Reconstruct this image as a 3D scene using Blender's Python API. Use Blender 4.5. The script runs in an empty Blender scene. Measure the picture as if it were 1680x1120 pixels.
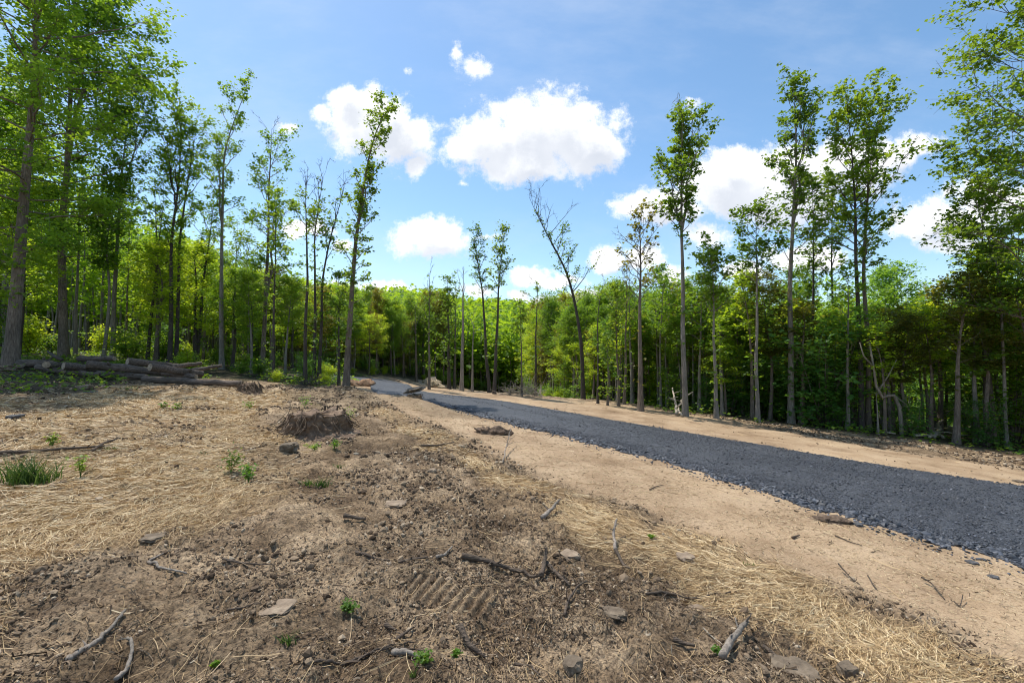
import bpy, math, random
import numpy as np
R = math.radians
SC = bpy.context.scene
COL = SC.collection
# ------------------------------------------------------------------ camera
EYE = 1.9; F = 747.0; HOR = 20.0          # focal length in photograph pixels (1680 wide), horizon 20 px under the centre
PITCH = math.atan(HOR / F)
cd = bpy.data.cameras.new('camera'); cam = bpy.data.objects.new('camera', cd); COL.objects.link(cam)
cd.sensor_width = 36.0; cd.lens = 36.0 * F / 1680.0; cd.clip_start = 0.05; cd.clip_end = 3000
cam.location = (0, 0, EYE); cam.rotation_euler = (R(90) + PITCH, 0, 0)
SC.camera = cam
SC.render.resolution_x = 1024; SC.render.resolution_y = 682
SC.view_settings.view_transform = 'Standard'; SC.view_settings.look = 'None'
SC.view_settings.exposure = 0.57; SC.view_settings.gamma = 1.0
SC.cycles.filter_width = 1.05; SC.cycles.max_bounces = 7; SC.cycles.diffuse_bounces = 4; SC.cycles.transmission_bounces = 5
SC.cycles.glossy_bounces = 2; SC.cycles.transparent_max_bounces = 4
# ------------------------------------------------------------------ sun and sky
SUN_EL, SUN_AZ = R(65), math.atan2(-0.74, 0.67)      # azimuth measured from +Y towards +X: the sun stands high on the left
ld = bpy.data.lights.new('sun', 'SUN'); ld.energy = 3.5; ld.angle = R(0.55); ld.color = (1.0, 0.955, 0.88)
sun = bpy.data.objects.new('sun', ld); COL.objects.link(sun)
sun.rotation_euler = (R(90) - SUN_EL, 0, -SUN_AZ + math.pi)
sun.location = (-30, 10, 60)

def NT(nt):
    def node(t, **k):
        n = nt.nodes.new(t)
        for a, v in k.items():
            if a.startswith('i_'):
                key = a[2:]; key = int(key) if key.isdigit() else key.replace('_', ' ')
                n.inputs[key].default_value = v
            else: setattr(n, a, v)
        return n
    return node

def build_world():
    w = bpy.data.worlds.new('World'); SC.world = w; w.use_nodes = True
    nt = w.node_tree; nt.nodes.clear(); node = NT(nt); L = nt.links.new
    out = node('ShaderNodeOutputWorld'); bg = node('ShaderNodeBackground'); bg.inputs[1].default_value = 0.15
    sky = node('ShaderNodeTexSky'); sky.sky_type = 'NISHITA'; sky.sun_disc = False
    sky.sun_elevation = SUN_EL; sky.sun_rotation = SUN_AZ; sky.altitude = 200; sky.air_density = 1.0; sky.dust_density = 0.6; sky.ozone_density = 1.6
    hs = node('ShaderNodeHueSaturation'); hs.inputs['Saturation'].default_value = 1.10; hs.inputs['Value'].default_value = .90; hs.inputs['Hue'].default_value = .493
    L(sky.outputs[0], hs.inputs['Color'])
    tc = node('ShaderNodeTexCoord'); sep = node('ShaderNodeSeparateXYZ'); L(tc.outputs['Generated'], sep.inputs[0])
    def M(op, a, b=None, c=None):
        n = node('ShaderNodeMath', operation=op)
        for i, v in enumerate((a, b, c)):
            if v is None: continue
            if isinstance(v, (int, float)): n.inputs[i].default_value = v
            else: L(v, n.inputs[i])
        return n.outputs[0]
    yy = M('MAXIMUM', sep.outputs[1], 0.05)
    u = M('DIVIDE', sep.outputs[0], yy); v = M('DIVIDE', sep.outputs[2], yy)
    cb = node('ShaderNodeCombineXYZ'); L(u, cb.inputs[0]); L(v, cb.inputs[1])
    # warp the outline of the clouds with noise of two sizes
    n1 = node('ShaderNodeTexNoise', noise_dimensions='3D'); n1.inputs['Scale'].default_value = 9; n1.inputs['Detail'].default_value = 9; n1.inputs['Roughness'].default_value = 0.62
    L(cb.outputs[0], n1.inputs['Vector'])
    n2 = node('ShaderNodeTexNoise', noise_dimensions='3D'); n2.inputs['Scale'].default_value = 17; n2.inputs['Detail'].default_value = 14; n2.inputs['Roughness'].default_value = 0.72
    L(cb.outputs[0], n2.inputs['Vector'])
    wr = node('ShaderNodeVectorMath', operation='SUBTRACT'); L(n1.outputs['Color'], wr.inputs[0]); wr.inputs[1].default_value = (.5, .5, .5)
    wr2 = node('ShaderNodeVectorMath', operation='SCALE'); L(wr.outputs[0], wr2.inputs[0]); wr2.inputs['Scale'].default_value = 0.075
    P = node('ShaderNodeVectorMath', operation='ADD'); L(cb.outputs[0], P.inputs[0]); L(wr2.outputs[0], P.inputs[1])
    clouds = [  # direction (as photograph pixels), half sizes, density
        (895, 215, 105, 66, 1), (795, 230, 66, 44, 1), (965, 235, 55, 48, 1), (860, 265, 80, 34, 1), (1018, 200, 24, 42, .55), (748, 232, 26, 24, .9),
        (600, 195, 70, 52, 1), (648, 222, 62, 46, 1), (563, 162, 34, 30, .95), (524, 186, 24, 18, .8), (682, 268, 24, 22, .85),
        (706, 386, 58, 31, 1.05), (1205, 300, 90, 52, 1), (1090, 335, 72, 30, 1.05), (1205, 272, 44, 34, 1), (1290, 320, 100, 48, 1.05), (1395, 275, 90, 46, 1),
        (1300, 270, 60, 40, .9), (1160, 384, 26, 20, .75), (1512, 232, 34, 28, .7), (1472, 250, 50, 32, .9), (1560, 358, 95, 32, 1), (1640, 330, 80, 40, .9), (1510, 375, 50, 22, .8), (1575, 400, 90, 20, .7),
        (1000, 424, 34, 22, 1), (868, 452, 32, 17, .95), (905, 462, 44, 12, .7), (852, 488, 22, 15, .9), (905, 502, 60, 16, .85), (1060, 425, 40, 24, .85), (1095, 455, 40, 20, .8),
        (776, 102, 26, 22, .62), (748, 78, 10, 22, .55), (665, 112, 9, 13, .5), (468, 206, 20, 10, .6), (1140, 165, 16, 14, .45), (1145, 185, 8, 20, .4), (760, 296, 12, 10, .4),
        (500, 372, 44, 18, .85), (560, 466, 34, 12, .7), (625, 478, 60, 14, .9), (800, 392, 34, 9, .5), (165, 395, 40, 20, .7), (1230, 440, 50, 24, .8), (1330, 420, 80, 30, .85), (560, 400, 22, 12, .6),
        (970, 490, 60, 18, .8), (780, 480, 40, 12, .6), (1010, 510, 60, 14, .7)]
    def field(vec):
        acc = None
        for (px, py, rx, ry, a) in clouds:
            if rx < 45 and a < .8: a -= .10; rx *= 2.1; ry *= 1.7
            c = ((px - 840) / F, (580 - py) / F)
            s = node('ShaderNodeVectorMath', operation='SUBTRACT'); L(vec, s.inputs[0]); s.inputs[1].default_value = (c[0], c[1], 0)
            m = node('ShaderNodeVectorMath', operation='MULTIPLY'); L(s.outputs[0], m.inputs[0]); m.inputs[1].default_value = (F / rx / 1.32, F / ry / 1.32, 0)
            ln = node('ShaderNodeVectorMath', operation='LENGTH'); L(m.outputs[0], ln.inputs[0])
            f = M('MULTIPLY_ADD', ln.outputs['Value'], -1.0, a)
            acc = f if acc is None else M('SMOOTH_MAX', acc, f, 0.12)
        return acc
    acc = field(P.outputs[0])
    up = node('ShaderNodeVectorMath', operation='ADD'); L(P.outputs[0], up.inputs[0]); up.inputs[1].default_value = (-0.018, 0.042, 0)
    acc2 = field(up.outputs[0])     # how much cloud stands between this point and the sun
    # clouds all round, for the light and for other viewpoints
    nb = node('ShaderNodeTexNoise'); nb.inputs['Scale'].default_value = 3.2; nb.inputs['Detail'].default_value = 8; L(tc.outputs['Generated'], nb.inputs['Vector'])
    back = M('MULTIPLY', M('SUBTRACT', nb.outputs['Fac'], 0.56), 3.0)
    isback = M('LESS_THAN', sep.outputs[1], 0.3)
    back2 = M('ADD', M('MULTIPLY', back, isback), M('MULTIPLY', M('SUBTRACT', 1.0, isback), -5.0))
    fld = M('MAXIMUM', acc, back2)
    d = M('ADD', fld, M('MULTIPLY', M('SUBTRACT', n2.outputs['Fac'], 0.5), 1.6))
    mr = node('ShaderNodeMapRange', interpolation_type='SMOOTHSTEP'); L(d, mr.inputs['Value']); mr.inputs['From Min'].default_value = 0.02; mr.inputs['From Max'].default_value = 0.46
    # grey in the thick lower bellies (self shadowing of the cloud)
    n3 = node('ShaderNodeTexNoise'); n3.inputs['Scale'].default_value = 7; n3.inputs['Detail'].default_value = 5; L(cb.outputs[0], n3.inputs['Vector'])
    core = node('ShaderNodeMapRange', interpolation_type='SMOOTHSTEP'); L(M('ADD', acc2, M('MULTIPLY', M('SUBTRACT', n2.outputs['Fac'], 0.5), 0.9)), core.inputs['Value']); core.inputs['From Min'].default_value = 0.15; core.inputs['From Max'].default_value = 0.8
    g = M('MULTIPLY', core.outputs[0], M('ADD', M('MULTIPLY', n3.outputs['Fac'], .8), .35))
    cc = node('ShaderNodeMix', data_type='RGBA'); L(g, cc.inputs['Factor']); cc.inputs[6].default_value = (5.5, 5.55, 5.6, 1); cc.inputs[7].default_value = (3.05, 3.3, 3.8, 1)
    vm = node('ShaderNodeMapping'); vm.inputs['Scale'].default_value = (1.0, 2.4, 1); vm.inputs['Rotation'].default_value = (0, 0, .5); L(cb.outputs[0], vm.inputs[0])
    nv = node('ShaderNodeTexNoise'); nv.inputs['Scale'].default_value = 2.1; nv.inputs['Detail'].default_value = 10; nv.inputs['Roughness'].default_value = .6; L(vm.outputs[0], nv.inputs['Vector'])
    vr = node('ShaderNodeMapRange', interpolation_type='SMOOTHSTEP'); L(nv.outputs['Fac'], vr.inputs['Value']); vr.inputs['From Min'].default_value = .42; vr.inputs['From Max'].default_value = .78; vr.inputs['To Max'].default_value = .22
    ve = node('ShaderNodeMix', data_type='RGBA'); L(vr.outputs[0], ve.inputs['Factor']); L(hs.outputs[0], ve.inputs[6]); ve.inputs[7].default_value = (4.2, 4.5, 5.0, 1)
    mx = node('ShaderNodeMix', data_type='RGBA'); L(mr.outputs[0], mx.inputs['Factor']); L(ve.outputs[2], mx.inputs[6]); L(cc.outputs[2], mx.inputs[7])
    L(mx.outputs[2], bg.inputs[0]); L(bg.outputs[0], out.inputs[0])
    w.cycles.sampling_method = 'MANUAL'; w.cycles.sample_map_resolution = 1024
build_world()

# ------------------------------------------------------------------ numeric helpers
def _h(ix, iy, s):
    n = (ix.astype(np.int64) * 374761393 + iy.astype(np.int64) * 668265263 + s * 974634777) & 0xffffffff
    n = ((n ^ (n >> 13)) * 1274126177) & 0xffffffff
    n = n ^ (n >> 16)
    return (n & 0xffffff) / float(0xffffff)
def vn(x, y, s=0):
    ix = np.floor(x); iy = np.floor(y); fx = x - ix; fy = y - iy
    fx = fx * fx * (3 - 2 * fx); fy = fy * fy * (3 - 2 * fy)
    a = _h(ix, iy, s); b = _h(ix + 1, iy, s); c = _h(ix, iy + 1, s); d = _h(ix + 1, iy + 1, s)
    return (a + (b - a) * fx) * (1 - fy) + (c + (d - c) * fx) * fy - 0.5
def fbm(x, y, s=0, o=4, g=0.5):
    t = 0; a = 1.0
    for i in range(o):
        c, q = math.cos(i * 1.3), math.sin(i * 1.3)
        t = t + a * vn(x * c - y * q + 17.1 * i, x * q + y * c - 9.7 * i, s + i); a *= g; x = x * 2.03; y = y * 2.03
    return t
def sst(a, b, x):
    t = np.clip((x - a) / (b - a), 0, 1); return t * t * (3 - 2 * t)
def splus(x, k=1.5): return k * np.log1p(np.exp(np.clip(x / k, -30, 30)))

def H0(x, y):
    """The smooth lie of the land: a cross slope down to the right, a valley beyond the wood's edge, hills far off."""
    x = np.asarray(x, float); y = np.asarray(y, float)
    z = -0.075 * 55 * np.tanh(x / 55)
    w = sst(-22, -4, x)
    z = z - w * 0.13 * (splus(y - 24, 2.5) - splus(y - 62, 4)) - (1 - w) * 0.02 * (splus(y - 26, 3) - splus(y - 60, 4))
    r = np.hypot(x, y); az = np.arctan2(x, y)
    hill = sst(75, 260, r) * (sst(R(-75), R(-30), az) * 17 + 2) * (1 - sst(R(-12), R(8), az) * 0.72) * (y > 0)
    hill = hill + sst(240, 520, r) * (np.exp(-((az - R(5)) / R(7)) ** 2) * 16 + 16) * (y > 0)
    hill = hill + sst(90, 280, r) * 5 * fbm(x / 60, y / 60, 5, 3)
    return z + hill
def ray(px, py):
    d = np.array([px - 840.0, F, 560.0 - py]); c, s = math.cos(PITCH), math.sin(PITCH)
    return np.array([d[0], d[1] * c - d[2] * s, d[1] * s + d[2] * c])
def G(px, py):
    """The ground point seen at a photograph pixel."""
    d = ray(px, py); d = d / d[1]; t = 0.5
    for i in range(700):
        t2 = t * 1.012
        if EYE + d[2] * t2 <= float(H0(d[0] * t2, t2)):
            lo, hi = t, t2
            for _ in range(20):
                m = (lo + hi) / 2
                if EYE + d[2] * m <= float(H0(d[0] * m, m)): hi = m
                else: lo = m
            return np.array([d[0] * hi, hi, float(H0(d[0] * hi, hi))])
        t = t2
        if t > 900: break
    return np.array([d[0] * t, t, float(H0(d[0] * t, t))])
def at(px, py, depth):
    d = ray(px, py); d = d * depth / d[1]; return np.array([d[0], d[1], EYE + d[2]])
def proj(p):
    x, y, z = p[0], p[1], p[2] - EYE; c, s = math.cos(PITCH), math.sin(PITCH)
    yy = y * c + z * s; zz = -y * s + z * c
    return 840 + F * x / yy, 560 - F * zz / yy
def poly(pix): return np.array([G(a, b)[:2] for a, b in pix])
def sdf(pol, x, y):
    """Signed distance (metres), positive inside."""
    x = np.asarray(x, float); y = np.asarray(y, float)
    d2 = np.full(x.shape, 1e18); ins = np.zeros(x.shape, bool); n = len(pol)
    for i in range(n):
        ax, ay = pol[i]; bx, by = pol[(i + 1) % n]; ex, ey = bx - ax, by - ay
        wx, wy = x - ax, y - ay; t = np.clip((wx * ex + wy * ey) / (ex * ex + ey * ey + 1e-12), 0, 1)
        d2 = np.minimum(d2, (wx - ex * t) ** 2 + (wy - ey * t) ** 2)
        c = ((ay > y) != (by > y))
        if abs(by - ay) > 1e-12: ins ^= c & (x < (bx - ax) * (y - ay) / (by - ay) + ax)
    return np.sqrt(d2) * np.where(ins, 1, -1)

# ------------------------------------------------------------------ zones of the ground
ROAD_N = [(2300, 1180), (1900, 1000), (1680, 930), (1530, 888), (1400, 850), (1290, 818), (1180, 785), (1090, 758), (1000, 735), (940, 719), (880, 706), (830, 693), (780, 680), (740, 670), (705, 661), (675, 656), (640, 653), (616, 648), (606, 641), (607, 634), (598, 628), (578, 624), (545, 620), (480, 614)]
ROAD_F = [(2300, 912), (1900, 838), (1680, 797), (1590, 784), (1500, 771), (1400, 755), (1300, 738), (1200, 721), (1100, 705), (1000, 688), (920, 674), (850, 662), (790, 653), (740, 648), (705, 644), (686, 640), (674, 635), (666, 630), (650, 626), (628, 622), (600, 619.5), (578, 617.5), (545, 614.5), (480, 610)]
rn = poly(ROAD_N); rf = poly(ROAD_F)
ROAD = np.vstack([rn, rf[::-1]])
TAN_N = np.vstack([poly([(612, 660), (650, 676), (700, 694), (770, 722), (835, 762), (930, 800), (1080, 850), (1200, 892), (1400, 968), (1550, 1034), (1700, 1112), (2100, 1330)]), rn[:19]])
TAN_F = np.vstack([rf[:17], poly([(672, 627), (700, 627), (760, 637), (850, 648), (1000, 661), (1150, 682), (1300, 711), (1500, 744), (1680, 770), (1900, 808), (2300, 880)])])
TAN_L = poly([(560, 622), (582, 624), (600, 629), (612, 640), (618, 650), (590, 648), (570, 640)])
STRAW = poly([(-400, 668), (0, 650), (130, 644), (230, 636), (400, 637), (500, 642), (485, 662), (420, 680), (470, 700), (462, 745), (410, 800), (455, 835), (330, 890), (150, 905), (0, 935), (-400, 1010)])
BAND = poly([(600, 668), (660, 684), (760, 728), (830, 766), (930, 802), (1080, 852), (1200, 894), (1400, 970), (1550, 1036), (1700, 1114), (2100, 1335), (1800, 1330), (1420, 1112), (1270, 1040), (1130, 970), (1000, 890), (880, 828), (780, 775), (700, 735), (640, 700)])
STRAW2 = poly([(-400, 960), (0, 935), (40, 960), (70, 1010), (0, 1040), (-400, 1090)])
ep = poly([(-400, 640), (0, 618), (60, 622), (130, 626), (230, 618), (330, 622), (400, 625), (480, 630), (555, 634), (566, 626), (600, 616), (640, 618), (690, 625), (760, 635), (850, 646), (1000, 659), (1150, 680), (1300, 698), (1500, 722), (1680, 745), (1900, 775), (2300, 830)])
FOREST = np.vstack([ep, [[60, ep[-1][1] + 3], [120, 60], [140, 120], [-140, 120], [-90, 30]]])
SHADE = poly([(-300, 655), (0, 648), (110, 644), (190, 634), (215, 624), (0, 616), (-300, 630)])  # dark litter under the left trees, with their shade painted into the soil colour
PATCH = poly([(470, 646), (520, 636), (610, 648), (700, 660), (770, 668), (830, 690), (720, 684), (640, 668), (560, 678), (490, 664)])
HUMUS = poly([(470, 700), (560, 668), (700, 668), (790, 700), (860, 745), (960, 800), (1060, 880), (1120, 950), (1040, 1000), (930, 960), (840, 900), (700, 860), (560, 850), (470, 820), (430, 760)])
HUMUS2 = poly([(-300, 1180), (0, 1070), (250, 1000), (330, 1040), (420, 1120), (300, 1300)])
TRACKC = G(738, 975)
_t = G(762, 944)[:2] - G(712, 1006)[:2]; _t /= np.hypot(*_t); TRACKD = (_t[1], -_t[0])      # across the cleats
RUTS = [(G(*a)[:2], G(*b)[:2], w) for a, b, w in (((800, 1100), (800, 760), .16), ((560, 1100), (690, 760), .14))]
BANKA, BANKB = G(585, 640)[:2], G(775, 676)[:2]
def zones(x, y):
    nz = fbm(x * 1.3, y * 1.3, 40, 4) * 0.55; nf = fbm(x * 6, y * 6, 44, 3) * 0.22
    road = sdf(ROAD, x, y)
    tan = np.maximum(np.maximum(sst(-.25, .3, sdf(TAN_N, x, y) + nz * .5 + nf), sst(-.2, .3, sdf(TAN_F, x, y) + nz * .6 + nf)), sst(-.1, .2, sdf(TAN_L, x, y)))
    tan = np.maximum(tan, sst(-.6, -.1, road))
    st = np.maximum(sst(-.4, .7, sdf(STRAW, x, y) + nz * 1.6 + nf), sst(-.25, .35, sdf(BAND, x, y) + nz * .9 + nf))
    st = np.maximum(st, sst(-.2, .3, sdf(STRAW2, x, y) + nz * .8 + nf))
    holes = sst(.05, .32, fbm(x * .8 + 31, y * .8, 61, 3)) * .55
    st = st * (1 - holes); st = st * (1 - tan * .8)
    fo = sst(-.5, .6, sdf(FOREST, x, y) + nz)
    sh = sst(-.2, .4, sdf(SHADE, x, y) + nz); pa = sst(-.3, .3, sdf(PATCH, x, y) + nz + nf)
    st = st * (1 - fo) * (1 - sh) * (1 - pa * .85); tan = tan * (1 - fo)
    return dict(road=road, tan=tan, straw=st, forest=np.maximum(fo, 0), shade=sh, patch=pa)
def cleats(x, y):
    dx, dy = x - TRACKC[0], y - TRACKC[1]; ca, sa = TRACKD
    p, q = dx * ca + dy * sa, -dx * sa + dy * ca; w = .08 * fbm(x * 5, y * 5, 90, 2)
    return sst(.40, .30, np.abs(p) + w) * sst(.22, .14, np.abs(q) + w), p
def micro(x, y, z=None):
    z = z or zones(x, y); r = np.hypot(x, y)
    fade = 1 - sst(30, 60, r)
    dirt = (1 - z['tan']) * (1 - z['forest'] * .5)
    m = fbm(x * .55, y * .55, 3, 3) * 0.10 * fade * (1 - z['tan'] * .6)
    a = fbm(x * 2.6, y * 2.6, 9, 5, .55)
    m = m + dirt * 0.085 * a * (1 - .35 * z['straw'])
    b = fbm(x * 11, y * 11, 15, 4, .6)
    m = m + dirt * (0.022 * b + 0.035 * np.maximum(0, b - .18)) * (1 - sst(12, 25, r))
    m = m + z['tan'] * (0.006 * fbm(x * 9, y * 9, 21, 3) + .010 * np.sin(z['road'] * 15 + 2 * fbm(x * .8, y * .8, 23, 2)) * sst(-.1, .25, fbm(x * .5, y * .5, 24, 2)) * (r < 30) + .05 * np.maximum(0, fbm(x * 4, y * 4, 25, 4) - .42))
    # prints of a crawler's cleats
    k, p = cleats(x, y)
    m = m * (1 - .85 * k) + k * 0.045 * (sst(.1, .9, np.abs(((p / .078) % 1) - .5) * 2) - .5)
    # wheel ruts running up the bare soil
    for (A, B, ww) in RUTS:
        e = B - A; ln = np.hypot(*e); e /= ln
        tt = (x - A[0]) * e[0] + (y - A[1]) * e[1]; dd = -(x - A[0]) * e[1] + (y - A[1]) * e[0] + .12 * np.sin(tt * 1.3)
        m = m - .03 * np.exp(-(dd / ww) ** 2) * sst(-.5, .5, tt) * sst(ln + .5, ln - .5, tt) * dirt
    # bank between the clearing and the road's bend
    A, B = BANKA, BANKB; e = B - A; ln = np.hypot(*e); e /= ln
    tt = (x - A[0]) * e[0] + (y - A[1]) * e[1]; dd = -(x - A[0]) * e[1] + (y - A[1]) * e[0]
    m = m + .26 * np.exp(-(np.where(dd > 0, dd / .45, dd / 2.2)) ** 2) * sst(-1, 1, tt) * sst(ln + 1, ln - 1.5, tt)
    m = m * sst(-.05, -.9, z['road']) - 0.08 * sst(.3, .8, z['road'])
    return m
def HT(x, y):
    x = np.atleast_1d(np.asarray(x, float)); y = np.atleast_1d(np.asarray(y, float))
    return H0(x, y) + micro(x, y)
def H1(x, y): return float(HT(x, y)[0])

# ------------------------------------------------------------------ mesh and object helpers
def mesh_np(name, V, F4=None, F3=None, mat=None, smooth=True, attr=None):
    me = bpy.data.meshes.new(name); V = np.asarray(V, np.float32)
    me.vertices.add(len(V)); me.vertices.foreach_set('co', V.ravel())
    parts = []; tot = []
    if F4 is not None and len(F4): parts.append(np.asarray(F4, np.int32).ravel()); tot += [np.full(len(F4), 4, np.int32)]
    if F3 is not None and len(F3): parts.append(np.asarray(F3, np.int32).ravel()); tot += [np.full(len(F3), 3, np.int32)]
    li = np.concatenate(parts); lt = np.concatenate(tot); ls = np.concatenate([[0], np.cumsum(lt)[:-1]]).astype(np.int32)
    me.loops.add(len(li)); me.loops.foreach_set('vertex_index', li)
    me.polygons.add(len(lt)); me.polygons.foreach_set('loop_start', ls)
    me.polygons.foreach_set('use_smooth', np.full(len(lt), smooth))
    if attr is not None:
        a = me.attributes.new('rnd', 'FLOAT', 'FACE'); a.data.foreach_set('value', np.asarray(attr, np.float32))
    me.update(calc_edges=True)
    if mat: me.materials.append(mat)
    return me
def link(name, me, parent=None, loc=None):
    o = bpy.data.objects.new(name, me); COL.objects.link(o)
    if parent: o.parent = parent
    if loc is not None: o.location = loc
    return o
def tag(o, label=None, cat=None, group=None, kind=None):
    if label: o['label'] = label
    if cat: o['category'] = cat
    if group: o['group'] = group
    if kind: o['kind'] = kind
    return o
def empty(name, loc, label, cat, group=None, rz=0):
    o = bpy.data.objects.new(name, None); COL.objects.link(o); o.location = loc; o.rotation_euler = (0, 0, rz)
    o.empty_display_size = .2
    return tag(o, label, cat, group)
def dup(root, loc, rz, sc, label, group, name=None):
    r = root.copy(); COL.objects.link(r); r.location = loc; r.rotation_euler = (0, 0, rz); r.scale = sc
    r['label'] = label
    if group: r['group'] = group
    if name: r.name = name
    for ch in root.children:
        c = ch.copy(); COL.objects.link(c); c.parent = r
    return r

def tubes(P, Rr, k=6):
    """m tapered tubes along m paths of n points: P (m,n,3), Rr (m,n)."""
    P = np.asarray(P, float); Rr = np.asarray(Rr, float); m, n, _ = P.shape
    T = np.gradient(P, axis=1); T /= np.linalg.norm(T, axis=2, keepdims=True) + 1e-9
    ref = np.zeros_like(T); ref[..., 0] = 1; big = np.abs(T[..., 0]) > .85; ref[big] = (0, 1, 0)
    # one reference per tube keeps the rings from twisting
    ref[:] = ref[:, n // 2][:, None, :]
    A = np.cross(T, ref); A /= np.linalg.norm(A, axis=2, keepdims=True) + 1e-9; B = np.cross(T, A)
    an = np.linspace(0, 2 * np.pi, k, endpoint=False)
    V = P[:, :, None, :] + Rr[:, :, None, None] * (np.cos(an)[None, None, :, None] * A[:, :, None, :] + np.sin(an)[None, None, :, None] * B[:, :, None, :])
    V = V.reshape(-1, 3)
    i = np.arange(m)[:, None, None] * n * k; j = np.arange(n - 1)[None, :, None] * k; a = np.arange(k)[None, None, :]; a2 = (a + 1) % k
    F4 = np.stack([i + j + a, i + j + a2, i + j + k + a2, i + j + k + a], -1).reshape(-1, 4)
    return V, F4
class Acc:
    def __init__(s): s.V = []; s.F4 = []; s.F3 = []; s.n = 0
    def add(s, V, F4=None, F3=None):
        s.V.append(V)
        if F4 is not None: s.F4.append(np.asarray(F4) + s.n)
        if F3 is not None: s.F3.append(np.asarray(F3) + s.n)
        s.n += len(V)
    def mesh(s, name, mat, smooth=True):
        return mesh_np(name, np.concatenate(s.V), np.concatenate(s.F4) if s.F4 else None, np.concatenate(s.F3) if s.F3 else None, mat, smooth)
def tube1(acc, pts, rad, k=8, cap=True):
    pts = np.asarray(pts, float); rad = np.asarray(rad, float); V, F4 = tubes(pts[None], rad[None], k)
    n = len(pts); F3 = []
    if cap:
        V = np.vstack([V, pts[0], pts[-1]]); c0 = n * k; c1 = c0 + 1
        for a in range(k): F3 += [[c0, (a + 1) % k, a], [c1, (n - 1) * k + a, (n - 1) * k + (a + 1) % k]]
    acc.add(V, F4, np.array(F3) if cap else None)
def leafset(C, m, cr, size, rng, flat=.55, up=.9):
    """m folded leaves round each cluster centre C; returns V, tris, rnd (one value per leaf, per face)."""
    C = np.repeat(np.asarray(C, float), m, axis=0); N = len(C)
    cl = np.repeat(rng.random(N // m), m)
    crr = np.repeat(cr * rng.uniform(.6, 1.4, N // m), m)[:, None]
    ctr = C + rng.normal(size=(N, 3)) * crr * np.array([1, 1, flat])
    nrm = rng.normal(size=(N, 3)) * .75; nrm[:, 2] = np.abs(nrm[:, 2]) + up; nrm /= np.linalg.norm(nrm, axis=1, keepdims=True)
    d = rng.normal(size=(N, 3)); d -= nrm * (d * nrm).sum(1, keepdims=True); d /= np.linalg.norm(d, axis=1, keepdims=True) + 1e-9
    s = np.cross(nrm, d); L = ((np.repeat(size, m) if np.ndim(size) else size) * rng.uniform(.55, 1.25, N))[:, None]; W = L * rng.uniform(.36, .52, (N, 1))
    a = ctr - d * L * .5; b = ctr + d * L * .5
    l = ctr + s * W + nrm * W * .35 - d * L * .06; r = ctr - s * W + nrm * W * .35 - d * L * .06
    V = np.stack([a, l, b, r], 1).reshape(-1, 3); i = np.arange(N)[:, None] * 4
    F3 = np.concatenate([i + np.array([[0, 2, 1]]), i + np.array([[0, 3, 2]])], 1).reshape(-1, 3)
    rn_ = np.repeat(np.clip(cl * .6 + rng.random(N) * .4, 0, 1), 2)
    return V, F3, rn_

# ------------------------------------------------------------------ materials
def mat(name):
    m = bpy.data.materials.new(name); m.use_nodes = True; nt = m.node_tree; nt.nodes.clear()
    return m, nt, NT(nt), nt.links.new
def ramp(node, stops, interp='LINEAR'):
    n = node('ShaderNodeValToRGB'); cr = n.color_ramp; cr.interpolation = interp
    while len(cr.elements) < len(stops): cr.elements.new(.5)
    for e, (p, c) in zip(cr.elements, stops): e.position = p; e.color = (*c, 1) if len(c) == 3 else c
    return n
def leaf_mat(name, dark, mid, light, trans=.45, tcol=None):
    m, nt, node, L = mat(name)
    at_ = node('ShaderNodeAttribute', attribute_name='rnd'); oi = node('ShaderNodeObjectInfo')
    a = node('ShaderNodeMath', operation='MULTIPLY_ADD', i_1=.5, i_2=0); L(at_.outputs['Fac'], a.inputs[0])
    b = node('ShaderNodeMath', operation='MULTIPLY_ADD', i_1=.5); L(oi.outputs['Random'], b.inputs[0]); L(a.outputs[0], b.inputs[2])
    rp = ramp(node, [(0, dark), (.5, mid), (1, light)]); L(b.outputs[0], rp.inputs[0])
    df = node('ShaderNodeBsdfPrincipled', i_Roughness=.5); L(rp.outputs[0], df.inputs['Base Color']); df.inputs['Specular IOR Level'].default_value = .35
    tr = node('ShaderNodeBsdfTranslucent'); mm = node('ShaderNodeMix', data_type='RGBA', blend_type='MULTIPLY', i_0=1.0)
    L(rp.outputs[0], mm.inputs[6]); mm.inputs[7].default_value = (*(tcol or (3.0, 2.3, .9)), 1); L(mm.outputs[2], tr.inputs[0])
    mx = node('ShaderNodeMixShader'); mx.inputs[0].default_value = trans; L(df.outputs[0], mx.inputs[1]); L(tr.outputs[0], mx.inputs[2])
    o = node('ShaderNodeOutputMaterial'); L(mx.outputs[0], o.inputs[0]); return m
LEAF = leaf_mat('leaf_green', (.05, .12, .018), (.10, .205, .026), (.18, .29, .038), .52)
LEAF_H = leaf_mat('leaf_maple', (.05, .11, .016), (.10, .19, .025), (.175, .275, .036), .46)
LEAF_Y = leaf_mat('leaf_spring', (.10, .20, .02), (.21, .33, .032), (.34, .44, .05), .58)
LEAF_D = leaf_mat('leaf_dark', (.045, .13, .03), (.09, .21, .043), (.15, .28, .055), .5)
LEAF_O = leaf_mat('leaf_olive', (.06, .085, .018), (.11, .13, .025), (.18, .17, .04), .45)
LEAF_MIX = leaf_mat('leaf_mixed', (.06, .16, .022), (.17, .29, .03), (.33, .42, .05), .55)
LEAF_DRY = leaf_mat('leaf_dry', (.10, .065, .03), (.17, .11, .05), (.26, .18, .09), .3, (1.8, 1.5, 1.1))
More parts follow.
